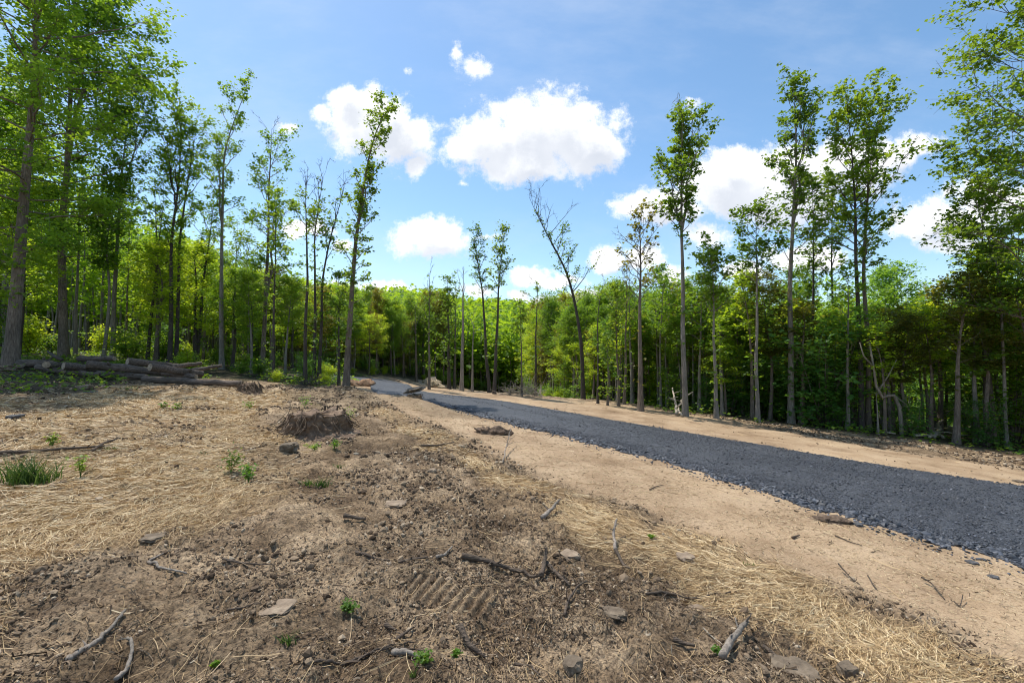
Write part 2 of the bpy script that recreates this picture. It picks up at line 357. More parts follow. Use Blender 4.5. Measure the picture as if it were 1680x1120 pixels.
def bark_mat(name, c1, c2, c3, sc=1.0, lying=False):
    m, nt, node, L = mat(name); tc = node('ShaderNodeTexCoord'); mp = node('ShaderNodeMapping'); mp.inputs['Scale'].default_value = (2.0 * sc, 13 * sc, 14 * sc) if lying else (14 * sc, 14 * sc, 2.2 * sc)
    L(tc.outputs['Object'], mp.inputs[0]); n = node('ShaderNodeTexNoise', i_Scale=2.2, i_Detail=8.0, i_Roughness=.65); L(mp.outputs[0], n.inputs[0])
    n2 = node('ShaderNodeTexNoise', i_Scale=1.1, i_Detail=3.0); L(tc.outputs['Object'], n2.inputs[0])
    v = node('ShaderNodeTexVoronoi', feature='DISTANCE_TO_EDGE', i_Scale=1.6); L(mp.outputs[0], v.inputs[0])
    rp = ramp(node, [(.3, c1), (.52, c2), (.75, c3)]); L(n.outputs['Fac'], rp.inputs[0])
    mx = node('ShaderNodeMix', data_type='RGBA', blend_type='MULTIPLY'); mx.inputs[0].default_value = .7; L(rp.outputs[0], mx.inputs[6])
    r2 = ramp(node, [(.35, (.55, .55, .5)), (.65, (1.15, 1.1, 1.05))]); L(n2.outputs['Fac'], r2.inputs[0]); L(r2.outputs[0], mx.inputs[7])
    ad = node('ShaderNodeMath', operation='MULTIPLY_ADD', i_1=.6); L(v.outputs['Distance'], ad.inputs[0]); L(n.outputs['Fac'], ad.inputs[2])
    bp = node('ShaderNodeBump', i_Strength=.9, i_Distance=.02); L(ad.outputs[0], bp.inputs['Height'])
    p = node('ShaderNodeBsdfPrincipled', i_Roughness=.9); L(mx.outputs[2], p.inputs['Base Color']); L(bp.outputs[0], p.inputs['Normal'])
    o = node('ShaderNodeOutputMaterial'); L(p.outputs[0], o.inputs[0]); return m
BARK = bark_mat('bark_brown', (.07, .052, .04), (.17, .135, .105), (.31, .26, .21))
BARK_G = bark_mat('bark_grey', (.10, .09, .078), (.22, .195, .165), (.38, .345, .30))
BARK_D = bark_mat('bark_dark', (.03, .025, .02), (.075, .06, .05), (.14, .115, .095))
BARK_DEAD = bark_mat('bark_weathered', (.12, .10, .085), (.27, .23, .19), (.42, .37, .31))
BARK_LOG = bark_mat('bark_log', (.045, .033, .025), (.125, .095, .075), (.27, .215, .17), .9, True)
BARK_STICK = bark_mat('bark_stick', (.04, .028, .02), (.12, .088, .062), (.25, .19, .14), 3, True)
WHITEWOOD = bark_mat('bare_wood', (.22, .18, .13), (.42, .36, .28), (.62, .56, .46), 2)
ROOTS = bark_mat('root_wood', (.05, .032, .02), (.13, .088, .055), (.26, .19, .125), 3)
def simple_mat(name, c1, c2, scale=6, rough=.85, bump=.4, dist=.01, c3=None):
    m, nt, node, L = mat(name); tc = node('ShaderNodeTexCoord')
    n = node('ShaderNodeTexNoise', i_Scale=float(scale), i_Detail=8.0, i_Roughness=.65); L(tc.outputs['Object'], n.inputs[0])
    rp = ramp(node, [(.32, c1), (.55, c2), (.72, c3 or c2)]); L(n.outputs['Fac'], rp.inputs[0])
    bp = node('ShaderNodeBump', i_Strength=float(bump), i_Distance=float(dist)); L(n.outputs['Fac'], bp.inputs['Height'])
    p = node('ShaderNodeBsdfPrincipled', i_Roughness=float(rough)); L(rp.outputs[0], p.inputs['Base Color']); L(bp.outputs[0], p.inputs['Normal'])
    o = node('ShaderNodeOutputMaterial'); L(p.outputs[0], o.inputs[0]); return m
CUT = simple_mat('cut_wood', (.16, .11, .07), (.36, .27, .18), 9, .8, .4, .01, (.48, .37, .25))
STONE = simple_mat('field_stone', (.08, .058, .038), (.17, .128, .085), 9, .95, .9, .03, (.27, .21, .145))
STONE_D = simple_mat('dark_stone', (.04, .038, .036), (.085, .083, .083), 14, .8, .6, .01, (.15, .15, .15))
STONE_T = simple_mat('tan_stone', (.16, .115, .075), (.27, .20, .135), 9, .9, .9, .03, (.37, .29, .20))
MUD = simple_mat('clod_soil', (.06, .038, .024), (.15, .10, .065), 12, .95, 1.0, .05, (.27, .195, .13))
MUD_S = simple_mat('stump_soil', (.085, .052, .032), (.20, .132, .083), 8, .95, 1.0, .06, (.36, .265, .175))
MUD_O = simple_mat('orange_soil', (.16, .085, .045), (.32, .19, .105), 9, .95, 1.0, .03, (.46, .31, .19))
PALE = simple_mat('pale_spoil', (.24, .17, .10), (.45, .35, .22), 9, .95, 1.0, .03, (.62, .52, .36))
def rnd_mat(name, stops, rough=.8, spec=.3, trans=0):
    m, nt, node, L = mat(name); a = node('ShaderNodeAttribute', attribute_name='rnd'); rp = ramp(node, stops); L(a.outputs['Fac'], rp.inputs[0])
    p = node('ShaderNodeBsdfPrincipled', i_Roughness=rough); p.inputs['Specular IOR Level'].default_value = spec; L(rp.outputs[0], p.inputs['Base Color'])
    o = node('ShaderNodeOutputMaterial')
    if trans:
        t = node('ShaderNodeBsdfTranslucent'); L(rp.outputs[0], t.inputs[0]); mx = node('ShaderNodeMixShader'); mx.inputs[0].default_value = trans
        L(p.outputs[0], mx.inputs[1]); L(t.outputs[0], mx.inputs[2]); L(mx.outputs[0], o.inputs[0])
    else: L(p.outputs[0], o.inputs[0])
    return m
STRAWM = rnd_mat('straw', [(0, (.20, .13, .065)), (.35, (.44, .30, .15)), (.75, (.64, .47, .25)), (1, (.82, .67, .42))], .55, .4)
CHOP = rnd_mat('chopped_straw', [(0, (.20, .14, .08)), (.5, (.47, .35, .20)), (1, (.66, .52, .33))], .7, .3)
DEBRIS = rnd_mat('wood_debris', [(0, (.035, .024, .016)), (.45, (.12, .082, .052)), (.8, (.26, .19, .125)), (1, (.50, .41, .29))], .9, .2)
CLODS = rnd_mat('soil_clods', [(0, (.055, .037, .023)), (.5, (.145, .102, .066)), (.85, (.27, .20, .13)), (1, (.46, .37, .26))], .95, .2)
GRAVELM = rnd_mat('gravel_stone', [(0, (.016, .018, .022)), (.5, (.045, .049, .058)), (.85, (.10, .108, .128)), (1, (.24, .255, .285))], .55, .45)
GRASSM = rnd_mat('grass_blade', [(0, (.03, .07, .012)), (.6, (.075, .15, .02)), (1, (.2, .27, .05))], .5, .4, .35)

def ground_mat():
    m, nt, node, L = mat('soil')
    at_ = node('ShaderNodeAttribute', attribute_name='zone'); sp = node('ShaderNodeSeparateColor'); L(at_.outputs['Color'], sp.inputs[0])
    tc = node('ShaderNodeTexCoord'); ge = tc.outputs['Object']
    def noise(s, d=6.0, r=.6):
        n = node('ShaderNodeTexNoise', i_Scale=float(s), i_Detail=float(d), i_Roughness=r); L(ge, n.inputs[0]); return n.outputs['Fac']
    def mixc(f, a, b, bt='MIX'):
        n = node('ShaderNodeMix', data_type='RGBA', blend_type=bt)
        if isinstance(f, float): n.inputs[0].default_value = f
        else: L(f, n.inputs[0])
        for s, v in ((6, a), (7, b)):
            if isinstance(v, tuple): n.inputs[s].default_value = (*v, 1)
            else: L(v, n.inputs[s])
        return n.outputs[2]
    d1 = ramp(node, [(.28, (.085, .057, .036)), (.42, (.175, .125, .080)), (.53, (.30, .225, .15)), (.66, (.50, .39, .27))]); L(noise(1.7, 10, .72), d1.inputs[0])
    d2 = ramp(node, [(.38, (.30, .27, .25)), (.5, (1, 1, 1)), (.64, (1.55, 1.48, 1.35))]); L(noise(42, 6, .7), d2.inputs[0])
    dirt = mixc(.85, d1.outputs[0], d2.outputs[0], 'MULTIPLY')
    big = ramp(node, [(.38, (.78, .76, .73)), (.58, (1.25, 1.22, 1.16))]); L(noise(.55, 4), big.inputs[0]); dirt = mixc(.9, dirt, big.outputs[0], 'MULTIPLY')
    dirt = mixc(at_.outputs['Alpha'], dirt, mixc(1.0, dirt, (.76, .73, .68), 'MULTIPLY'))
    t1 = ramp(node, [(.3, (.235, .158, .093)), (.48, (.36, .255, .158)), (.72, (.455, .338, .22))]); L(noise(1.1, 8, .62), t1.inputs[0])
    t2 = ramp(node, [(.34, (.48, .43, .38)), (.47, (1, 1, 1)), (.68, (1.22, 1.22, 1.2))]); L(noise(60, 5, .7), t2.inputs[0])
    tan = mixc(.9, t1.outputs[0], t2.outputs[0], 'MULTIPLY')
    t3 = ramp(node, [(.36, (.74, .70, .66)), (.5, (1, 1, 1)), (.66, (1.1, 1.09, 1.06))]); L(noise(.42, 7, .66), t3.inputs[0]); tan = mixc(.85, tan, t3.outputs[0], 'MULTIPLY')
    s1 = ramp(node, [(.3, (.15, .095, .047)), (.48, (.39, .255, .128)), (.7, (.56, .39, .205))]); L(noise(24, 7, .7), s1.inputs[0])
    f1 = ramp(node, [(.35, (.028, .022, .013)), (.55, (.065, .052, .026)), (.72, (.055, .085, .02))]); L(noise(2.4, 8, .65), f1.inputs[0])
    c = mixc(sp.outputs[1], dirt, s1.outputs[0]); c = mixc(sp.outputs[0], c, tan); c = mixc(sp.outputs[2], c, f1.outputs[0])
    # meadow and wooded hills a long way off
    ln = node('ShaderNodeVectorMath', operation='LENGTH'); L(ge, ln.inputs[0])
    far = node('ShaderNodeMapRange', interpolation_type='SMOOTHSTEP'); L(ln.outputs['Value'], far.inputs['Value']); far.inputs['From Min'].default_value = 85; far.inputs['From Max'].default_value = 130
    g1 = ramp(node, [(.3, (.10, .12, .03)), (.6, (.17, .18, .05)), (.8, (.20, .16, .08))]); L(noise(.03, 6), g1.inputs[0])
    c = mixc(far.outputs[0], c, g1.outputs[0])
    bh = node('ShaderNodeMath', operation='MULTIPLY_ADD', i_1=.35); L(noise(70, 5, .7), bh.inputs[0]); L(noise(18, 6, .7), bh.inputs[2])
    bp = node('ShaderNodeBump', i_Distance=.045); L(bh.outputs[0], bp.inputs['Height'])
    bs = node('ShaderNodeMath', operation='MULTIPLY_ADD', i_1=-.55, i_2=1.0); L(sp.outputs[0], bs.inputs[0]); L(bs.outputs[0], bp.inputs['Strength'])
    p = node('ShaderNodeBsdfPrincipled', i_Roughness=.95); p.inputs['Specular IOR Level'].default_value = .2; L(c, p.inputs['Base Color']); L(bp.outputs[0], p.inputs['Normal'])
    o = node('ShaderNodeOutputMaterial'); L(p.outputs[0], o.inputs[0]); return m

# ------------------------------------------------------------------ the ground
def build_ground():
    fa = np.linspace(R(-57), R(57), 860); ba = np.linspace(R(57), R(303), 50)[1:-1]
    A = np.concatenate([fa, ba]); nA = len(A)
    r1 = 1 / np.linspace(1 / 1.7, 1 / 27, 640)
    r = np.concatenate([[.01, .5, 1.0, 1.4], r1, 27 * (900 / 27) ** np.linspace(0, 1, 90)[1:]])
    AA, RR = np.meshgrid(A, r); X = RR * np.sin(AA); Y = RR * np.cos(AA)
    zn = zones(X, Y); Z = H0(X, Y) + micro(X, Y, zn); n = len(r)
    i = np.arange(n - 1)[:, None] * nA; a = np.arange(nA)[None]; a2 = (a + 1) % nA
    F4 = np.stack([i + a, i + nA + a, i + nA + a2, i + a2], -1).reshape(-1, 4)
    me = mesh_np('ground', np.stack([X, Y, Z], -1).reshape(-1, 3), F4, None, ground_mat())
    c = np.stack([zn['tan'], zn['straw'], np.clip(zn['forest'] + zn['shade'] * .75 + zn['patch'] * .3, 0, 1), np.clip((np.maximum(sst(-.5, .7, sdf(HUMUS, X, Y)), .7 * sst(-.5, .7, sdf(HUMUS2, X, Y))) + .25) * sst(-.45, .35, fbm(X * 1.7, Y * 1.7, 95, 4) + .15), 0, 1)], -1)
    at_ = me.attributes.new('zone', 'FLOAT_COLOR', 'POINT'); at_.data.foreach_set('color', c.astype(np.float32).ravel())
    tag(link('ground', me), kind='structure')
build_ground()

def road_z(d, x, y):   # d: distance inside the edge
    return H0(x, y) + 0.035 * sst(-.05, .35, d) + .05 * sst(0, 2.2, d) + .012 * fbm(x * 1.5, y * 1.5, 77, 3) - .03 * sst(.12, -.1, d)
def build_road():
    def resample(p, n):
        s = np.concatenate([[0], np.cumsum(np.hypot(*np.diff(p, axis=0).T))]); k = np.arange(len(p))
        t = np.linspace(0, len(p) - 1, n); return np.stack([np.interp(t, k, p[:, 0]), np.interp(t, k, p[:, 1])], -1)
    n, m = 900, 44; a = resample(rn, n); b = resample(rf, n); ker = np.ones(31) / 31
    def sm(p):
        q = np.stack([np.convolve(np.pad(p[:, i], 15, 'edge'), ker, 'valid') for i in (0, 1)], -1); return q
    a = sm(a); b = sm(b); e = (b - a); e /= np.linalg.norm(e, axis=1, keepdims=True)
    s = np.linspace(0, 1, n) * 100
    a = a + e * (fbm(s * 1.5, s * 0, 5, 4) * .22)[:, None]; b = b + e * (fbm(s * 1.3, s * 0 + 9, 8, 4) * .2)[:, None]
    t = np.linspace(0, 1, m); P = a[:, None] * (1 - t)[None, :, None] + b[:, None] * t[None, :, None]
    w = np.linalg.norm(b - a, axis=1)[:, None]; d = np.minimum(t[None], 1 - t[None]) * w
    X, Y = P[..., 0], P[..., 1]; Z = road_z(d, X, Y)
    Z[:, 0] -= .12; Z[:, -1] -= .12
    i = np.arange(n - 1)[:, None] * m; j = np.arange(m - 1)[None]
    F4 = np.stack([i + j, i + j + 1, i + m + j + 1, i + m + j], -1).reshape(-1, 4)
    M_, nt, node, L = mat('crushed_slate'); tc = node('ShaderNodeTexCoord')
    v = node('ShaderNodeTexVoronoi', i_Scale=38.0); L(tc.outputs['Object'], v.inputs[0])
    v2 = node('ShaderNodeTexVoronoi', i_Scale=95.0); L(tc.outputs['Object'], v2.inputs[0])
    sp = node('ShaderNodeSeparateColor'); L(v.outputs['Color'], sp.inputs[0]); sp2 = node('ShaderNodeSeparateColor'); L(v2.outputs['Color'], sp2.inputs[0])
    mx = node('ShaderNodeMath', operation='MULTIPLY_ADD', i_1=.5); L(sp.outputs[0], mx.inputs[0]); h = node('ShaderNodeMath', operation='MULTIPLY', i_1=.5); L(sp2.outputs[0], h.inputs[0]); L(h.outputs[0], mx.inputs[2])
    rp = ramp(node, [(0, (.017, .019, .023)), (.5, (.042, .046, .055)), (.85, (.085, .092, .108)), (1, (.18, .19, .215))]); L(mx.outputs[0], rp.inputs[0])
    n1 = node('ShaderNodeTexNoise', i_Scale=.7, i_Detail=5.0); L(tc.outputs['Object'], n1.inputs[0])
    r2 = ramp(node, [(.35, (.78, .78, .8)), (.65, (1.35, 1.32, 1.28))]); L(n1.outputs['Fac'], r2.inputs[0])
    cm = node('ShaderNodeMix', data_type='RGBA', blend_type='MULTIPLY', i_0=1.0); L(rp.outputs[0], cm.inputs[6]); L(r2.outputs[0], cm.inputs[7])
    wa = node('ShaderNodeAttribute', attribute_name='wheel'); wm = node('ShaderNodeMath', operation='MULTIPLY', i_1=.25); L(wa.outputs['Fac'], wm.inputs[0])
    wc = node('ShaderNodeMix', data_type='RGBA'); L(wm.outputs[0], wc.inputs[0]); L(cm.outputs[2], wc.inputs[6]); wc.inputs[7].default_value = (.10, .10, .10, 1); cm = wc
    bp = node('ShaderNodeBump', i_Strength=.9, i_Distance=.02); L(mx.outputs[0], bp.inputs['Height'])
    p = node('ShaderNodeBsdfPrincipled', i_Roughness=.65); L(cm.outputs[2], p.inputs['Base Color']); L(bp.outputs[0], p.inputs['Normal'])
    o = node('ShaderNodeOutputMaterial'); L(p.outputs[0], o.inputs[0])
    me = mesh_np('road', np.stack([X, Y, Z], -1).reshape(-1, 3), F4, None, M_)
    uu = t[None] + .02 * fbm(s[:, None] * .8, s[:, None] * 0 + t[None] * 0, 6, 2); tr = sum(np.exp(-((uu - c) / .055) ** 2) for c in (.24, .46, .72)) * (.6 + fbm(s[:, None] * 3, t[None] * 9, 12, 3))
    a_ = me.attributes.new('wheel', 'FLOAT', 'POINT'); a_.data.foreach_set('value', np.clip(tr, 0, 1).astype(np.float32).ravel())
    tag(link('road', me), kind='structure')
build_road()

# ------------------------------------------------------------------ loose matter on the ground
ICO_V = None
def ico():
    g = (1 + 5 ** .5) / 2
    v = np.array([(-1, g, 0), (1, g, 0), (-1, -g, 0), (1, -g, 0), (0, -1, g), (0, 1, g), (0, -1, -g), (0, 1, -g), (g, 0, -1), (g, 0, 1), (-g, 0, -1), (-g, 0, 1)], float)
    v /= np.linalg.norm(v[0])
    f = np.array([(0, 11, 5), (0, 5, 1), (0, 1, 7), (0, 7, 10), (0, 10, 11), (1, 5, 9), (5, 11, 4), (11, 10, 2), (10, 7, 6), (7, 1, 8), (3, 9, 4), (3, 4, 2), (3, 2, 6), (3, 6, 8), (3, 8, 9), (4, 9, 5), (2, 4, 11), (6, 2, 10), (8, 6, 7), (9, 8, 1)])
    return v, f
def rot_rand(rng, N, tilt=.5):
    az = rng.uniform(0, 2 * np.pi, N); tx = rng.normal(0, tilt, N); ty = rng.normal(0, tilt, N)
    cz, sz, cx, sx, cy, sy = np.cos(az), np.sin(az), np.cos(tx), np.sin(tx), np.cos(ty), np.sin(ty)
    Z = np.zeros((N, 3, 3)); Z[:, 0, 0] = cz; Z[:, 0, 1] = -sz; Z[:, 1, 0] = sz; Z[:, 1, 1] = cz; Z[:, 2, 2] = 1
    X = np.zeros((N, 3, 3)); X[:, 0, 0] = 1; X[:, 1, 1] = cx; X[:, 1, 2] = -sx; X[:, 2, 1] = sx; X[:, 2, 2] = cx
    Y = np.zeros((N, 3, 3)); Y[:, 1, 1] = 1; Y[:, 0, 0] = cy; Y[:, 0, 2] = sy; Y[:, 2, 0] = -sy; Y[:, 2, 2] = cy
    return X @ Y @ Z
def stones(name, P, S, ratio, mt, rng, smooth=False, bright=None):
    """Angular stones at points P of size S."""
    v, f = ico(); N = len(P)
    if N == 0: return None
    J = v[None] * (1 + rng.normal(0, .17, (N, 12, 1))); J = J * np.stack([rng.uniform(.8, 1.35, N), rng.uniform(.6, 1.0, N), rng.uniform(*ratio, N)], -1)[:, None]
    J = np.einsum('nij,nkj->nki', rot_rand(rng, N, .28), J) * (S / 2)[:, None, None] + P[:, None]
    F3 = (f[None] + np.arange(N)[:, None, None] * 12).reshape(-1, 3); r = rng.random(N) if bright is None else bright
    return mesh_np(name, J.reshape(-1, 3), None, F3, mt, smooth, np.repeat(r, 20))
def scatter_pts(rng, N, r0, r1, half=R(56), pw=1.0):
    r = r0 * (r1 / r0) ** rng.random(N) if pw == 1 else r0 + (r1 - r0) * rng.random(N)
    a = rng.uniform(-half, half, N); return r * np.sin(a), r * np.cos(a), r
def strands(name, X, Y, Z, Ln, W, rng, mt, lift=.02, curl=.25, az=None, val=None):
    N = len(X); az = rng.uniform(0, 2 * np.pi, N) if az is None else az
    n = 4; t = np.linspace(-.5, .5, n)[None]; c = rng.normal(0, curl, N)[:, None]
    ang = az[:, None] + c * t * 2; x = X[:, None] + np.cos(ang) * t * Ln[:, None]; y = Y[:, None] + np.sin(ang) * t * Ln[:, None]
    z0 = HT(x.ravel(), y.ravel()).reshape(x.shape)
    tilt = rng.normal(0, lift, N)[:, None] * t * 2; z = np.maximum(z0.mean(1, keepdims=True) * .5 + z0 * .5, z0) + np.abs(rng.normal(0, lift * .5, N))[:, None] + tilt * .6 + .003
    px, py = -np.sin(ang) * W[:, None] * .5, np.cos(ang) * W[:, None] * .5; tw = rng.uniform(-.8, .8, N)[:, None] * W[:, None]
    a = np.stack([x + px, y + py, z + tw], -1); b = np.stack([x - px, y - py, z - tw], -1)
    V = np.stack([a, b], 2).reshape(-1, 3); i = np.arange(N)[:, None] * (2 * n); j = np.arange(n - 1)[None] * 2
    F4 = np.stack([i + j, i + j + 1, i + j + 3, i + j + 2], -1).reshape(-1, 4)
    r = rng.random(N) if val is None else val
    return mesh_np(name, V, F4, None, mt, False, np.repeat(r, n - 1))

def build_litter():
    rng = np.random.default_rng(11)
    # straw
    X, Y, r = scatter_pts(rng, 430000, 2.2, 24); z = zones(X, Y)
    clump = sst(-.25, .25, fbm(X * 1.6, Y * 1.6, 70, 4))
    k = rng.random(len(X)) < (z['straw'] * (.55 + .75 * clump) + .016) * (z['road'] < -.35) * (1 - z['tan'] * .7) * (1 - z['forest']); X, Y, r = X[k], Y[k], r[k]; N = len(X)
    flow = fbm(X * .35, Y * .35, 90, 2) * 5 + .3; az = flow + rng.normal(0, .55, N)
    m = strands('straw', X, Y, None, rng.uniform(.07, .30, N) * (1 + r * .012), np.maximum(.0025, .00050 * r) * rng.uniform(.7, 1.3, N), rng, STRAWM, .018, .2, az, np.clip(rng.normal(.55, .27, N) - .32 * (1 - zones(X, Y)['straw']), 0, 1))
    tag(link('straw', m), 'loose golden straw strewn over the clearing', 'straw', kind='stuff')
    # short chopped straw on the smooth verge
    X, Y, r = scatter_pts(rng, 190000, 2.6, 20); z = zones(X, Y)
    k = rng.random(len(X)) < z['tan'] * (z['road'] < -.12) * (.45 + .5 * sst(-.2, .2, fbm(X * 2, Y * 2, 33, 3))) * (sdf(TAN_N, X, Y) > -1); X, Y, r = X[k], Y[k], r[k]; N = len(X)
    m = strands('straw_mulch', X, Y, None, rng.uniform(.012, .05, N), np.maximum(.0022, .0005 * r), rng, CHOP, .004, .2, None, np.clip(rng.normal(.5, .25, N), 0, 1))
    tag(link('straw_mulch', m), 'short chopped straw mulch bedded in the tan verge', 'mulch', kind='stuff')
    # soil clods
    X, Y, r = scatter_pts(rng, 150000, 2.0, 20); z = zones(X, Y)
    k = (rng.random(len(X)) > .93 * cleats(X, Y)[0]) & (rng.random(len(X)) < (1 - z['tan']) * (1 - z['straw'] * .8) * (1 - z['forest'] * .6) * (z['road'] < -.3) * sst(-.2, .3, fbm(X * 1.8, Y * 1.8, 55, 4)) * .9); X, Y, r = X[k], Y[k], r[k]; N = len(X)
    S = np.maximum(.006, .0035 * r) * np.exp(rng.normal(0, .55, N)); S = np.minimum(S, .085)
    P = np.stack([X, Y, HT(X, Y) + S * .12], -1)
    tag(link('soil_clods', stones('soil_clods', P, S, (.5, .9), CLODS, rng)), 'crumbs and clods of dry brown soil', 'soil', kind='stuff')
    # bark, chips and twig litter
    X, Y, r = scatter_pts(rng, 140000, 2.0, 22); z = zones(X, Y)
    k = (rng.random(len(X)) > .93 * cleats(X, Y)[0]) & (rng.random(len(X)) < ((1 - z['tan'] * .93) * (1 - z['straw'] * .7) * (z['road'] < -.3) * (.25 + .9 * sst(-.1, .35, fbm(X * 1.1 + 7, Y * 1.1, 58, 4))))); X, Y, r = X[k], Y[k], r[k]; N = len(X)
    m = strands('twig_litter', X, Y, None, rng.uniform(.008, .05, N) * (1 + 2.6 * (rng.random(N) < .05)), np.maximum(.0035, .0006 * r) * np.exp(rng.normal(0, .45, N)), rng, DEBRIS, .014, .5, None, np.clip(rng.beta(1.0, 1.5, N), 0, 1))
    tag(link('twig_litter', m), 'dark chips of bark, root ends and broken twigs', 'twig litter', kind='stuff')
    # gravel of the road: coarse along the near edge, fine over the crown
    X, Y, r = scatter_pts(rng, 520000, 4.2, 19, R(58)); d = sdf(ROAD, X, Y)
    near = np.min(np.stack([np.hypot(X - a[0], Y - a[1]) for a in np.vstack([rn[i] * (1 - t) + rn[i + 1] * t for i in range(14) for t in (0, .25, .5, .75)])]), 0)
    k = ((d > -.05 + .30 * fbm(X * 3, Y * 3, 66, 3)) | ((d > -.45) & (rng.random(len(X)) < .05))) & (rng.random(len(X)) < .42 + .5 * (near < .7)); X, Y, r, d, near = [q[k] for q in (X, Y, r, d, near)]; N = len(X)
    S = (.009 + .028 * sst(.5, .05, near) + .0009 * r) * np.exp(rng.normal(0, .35, N))
    zr = np.where(d > 0, road_z(d, X, Y), HT(X, Y)); P = np.stack([X, Y, zr + S * .18], -1)
    tag(link('gravel', stones('gravel', P, S, (.3, .6), GRAVELM, rng, False, np.clip(rng.beta(2, 2.4, N), 0, 1))), 'blue grey crushed stone spread on the road', 'gravel', kind='stuff')
build_litter()

# ------------------------------------------------------------------ trees
def tree_geo(seed, Ht, r0, path, cs=.35, spread=1.5, nb=26, ns=4, m=14, leaf=.14, cr=.28, prof='col', forks=(), bare=2.0, bare_lo=-1, trunk_leaf=0, asym=(0, 0), el=(28, 62), thin=1.0, leafp=1.0, k=9, rtop=.16, nsub2=0, lvar=.55):
    """Trunk and limbs (one mesh) and the points where leaves grow. path: [(height fraction, dx, dy)] of the trunk's axis."""
    rng = np.random.default_rng(seed); acc = Acc(); C = []
    pa = np.array(path, float)
    def axis(t): return np.stack([np.interp(t, pa[:, 0], pa[:, 1]), np.interp(t, pa[:, 0], pa[:, 2]), t * Ht], -1)
    n = 22; t = np.linspace(0, 1, n)
    w = 0.012 * Ht
    P = axis(t); P[:, 0] += w * fbm(t * 4, t * 0 + seed, 1, 3) * np.sin(t * np.pi) ** .5; P[:, 1] += w * fbm(t * 4, t * 0 + seed + 50, 2, 3) * np.sin(t * np.pi) ** .5
    # smooth the axis
    for _ in range(2): P[1:-1] = (P[:-2] + 2 * P[1:-1] + P[2:]) / 4
    P[:, 2] = t * Ht
    Rr = r0 * ((1 - t) ** .85 * (1 - rtop) + rtop * (1 - t) + .03) + r0 * .55 * np.exp(-t * Ht / .28)
    P[0, 2] = -.45
    Vt, Ft = tubes(P[None], Rr[None], 14)
    an = np.tile(np.linspace(0, 2 * np.pi, 14, endpoint=False), n); ctr = np.repeat(P, 14, 0); zz = Vt[:, 2]
    f = 1 + .06 * np.sin(an * 3 + seed) + .16 * np.sin(an * 5 + seed * 1.7) * np.exp(-np.clip(zz, 0, 99) / .3)
    Vt = ctr + (Vt - ctr) * f[:, None]; acc.add(Vt, Ft)
    stems = [(t, P, Rr)]
    for (tf, azd, fr, out) in forks:
        q0 = np.array([np.interp(tf, t, P[:, i]) for i in range(3)]); rr = np.interp(tf, t, Rr); a = R(azd); Ls = (1 - tf) * Ht * fr
        s = np.linspace(0, 1, 12); Q = q0 + np.stack([np.cos(a) * out * Ls * s ** .8, np.sin(a) * out * Ls * s ** .8, Ls * s], -1)
        Q[:, :2] += rng.normal(0, .012 * Ls, (12, 2)) * (s > .1)[:, None]
        Rq = rr * .8 * (1 - s) ** .8 + .008; acc.add(*tubes(Q[None], Rq[None], 8)); stems.append((tf + s * (1 - tf) * fr, Q, Rq))
    ga = rng.uniform(0, 6.28); BP = []; BR = []; SP = []; SR = []
    tot = sum(len(range(int(nb * ((s[0][-1] - max(cs, s[0][0])) / (1 - cs) + .02)))) for s in stems) or 1
    for (ts, Q, Rq) in stems:
        lo = max(cs, ts[0] + .03); cnt = max(3, int(nb * (ts[-1] - lo) / (1 - cs)))
        for i in range(cnt):
            tt = lo + (ts[-1] - lo) * ((i + rng.random() * .9) / cnt) ** .92; tt = min(tt, ts[-1] - .005); h = (tt - cs) / (1 - cs)
            q = np.array([np.interp(tt, ts, Q[:, j]) for j in range(3)]); rr = np.interp(tt, ts, Rq)
            ga += 2.4 + rng.normal(0, .5)
            if prof == 'col': L = spread * (.45 + .55 * math.sin(math.pi * min(1, .15 + .75 * h)))
            elif prof == 'round': L = spread * math.sin(math.pi * (.12 + .80 * h)) ** .7
            elif prof == 'top': L = spread * (.25 + .85 * h * (1.3 - h) * 1.9)
            else: L = spread * (1.05 - .8 * h)
            L *= rng.uniform(lvar, 1.25) * thin; e = R(el[0] + (el[1] - el[0]) * h + rng.normal(0, 9))
            dx, dy = math.cos(ga) + asym[0], math.sin(ga) + asym[1]; dn = math.hypot(dx, dy) + 1e-6; L *= min(1.6, .55 + .45 * dn)
            d = np.array([dx / dn * math.cos(e), dy / dn * math.cos(e), math.sin(e)])
            s = np.linspace(0, 1, 7)[:, None]; B = q + d * L * s + np.array([0, 0, .16 * L]) * s ** 2
            B += rng.normal(0, .035 * L, (7, 3)) * s; rb = min(rr * .5, .009 + .0085 * L); 
            BP.append(B); BR.append(rb * (1 - s[:, 0]) ** .8 + .004)
            leafy = (h < bare) and (h > bare_lo) and rng.random() < leafp
            nn = max(1, int(round(ns * (.5 + .5 * L / max(spread, .1)))))
            for jx in range(nn):
                u = .3 + .65 * (jx + rng.random()) / nn; b0 = np.array([np.interp(u, s[:, 0], B[:, j]) for j in range(3)])
                dd = d + rng.normal(0, .55, 3); dd[2] += .15; dd /= np.linalg.norm(dd); l2 = L * rng.uniform(.25, .5) * (1.15 - u * .5) + .12
                s2 = np.linspace(0, 1, 4)[:, None]; S2 = b0 + dd * l2 * s2 + rng.normal(0, .05 * l2, (4, 3)) * s2
                SP.append(S2); SR.append(.007 * (1 - s2[:, 0]) + .003)
                if leafy: C += [S2[2], S2[3]] + ([(S2[1] + S2[2]) / 2] if rng.random() < .5 else [])
                if (not leafy) or nsub2:
                    for _ in range(2):
                        e3 = dd + rng.normal(0, .6, 3); S3 = S2[2] + e3 / np.linalg.norm(e3) * l2 * .55 * s2; SP.append(S3); SR.append(.005 * (1 - s2[:, 0]) + .0025)
            if leafy: C += [B[-1], B[-2]]
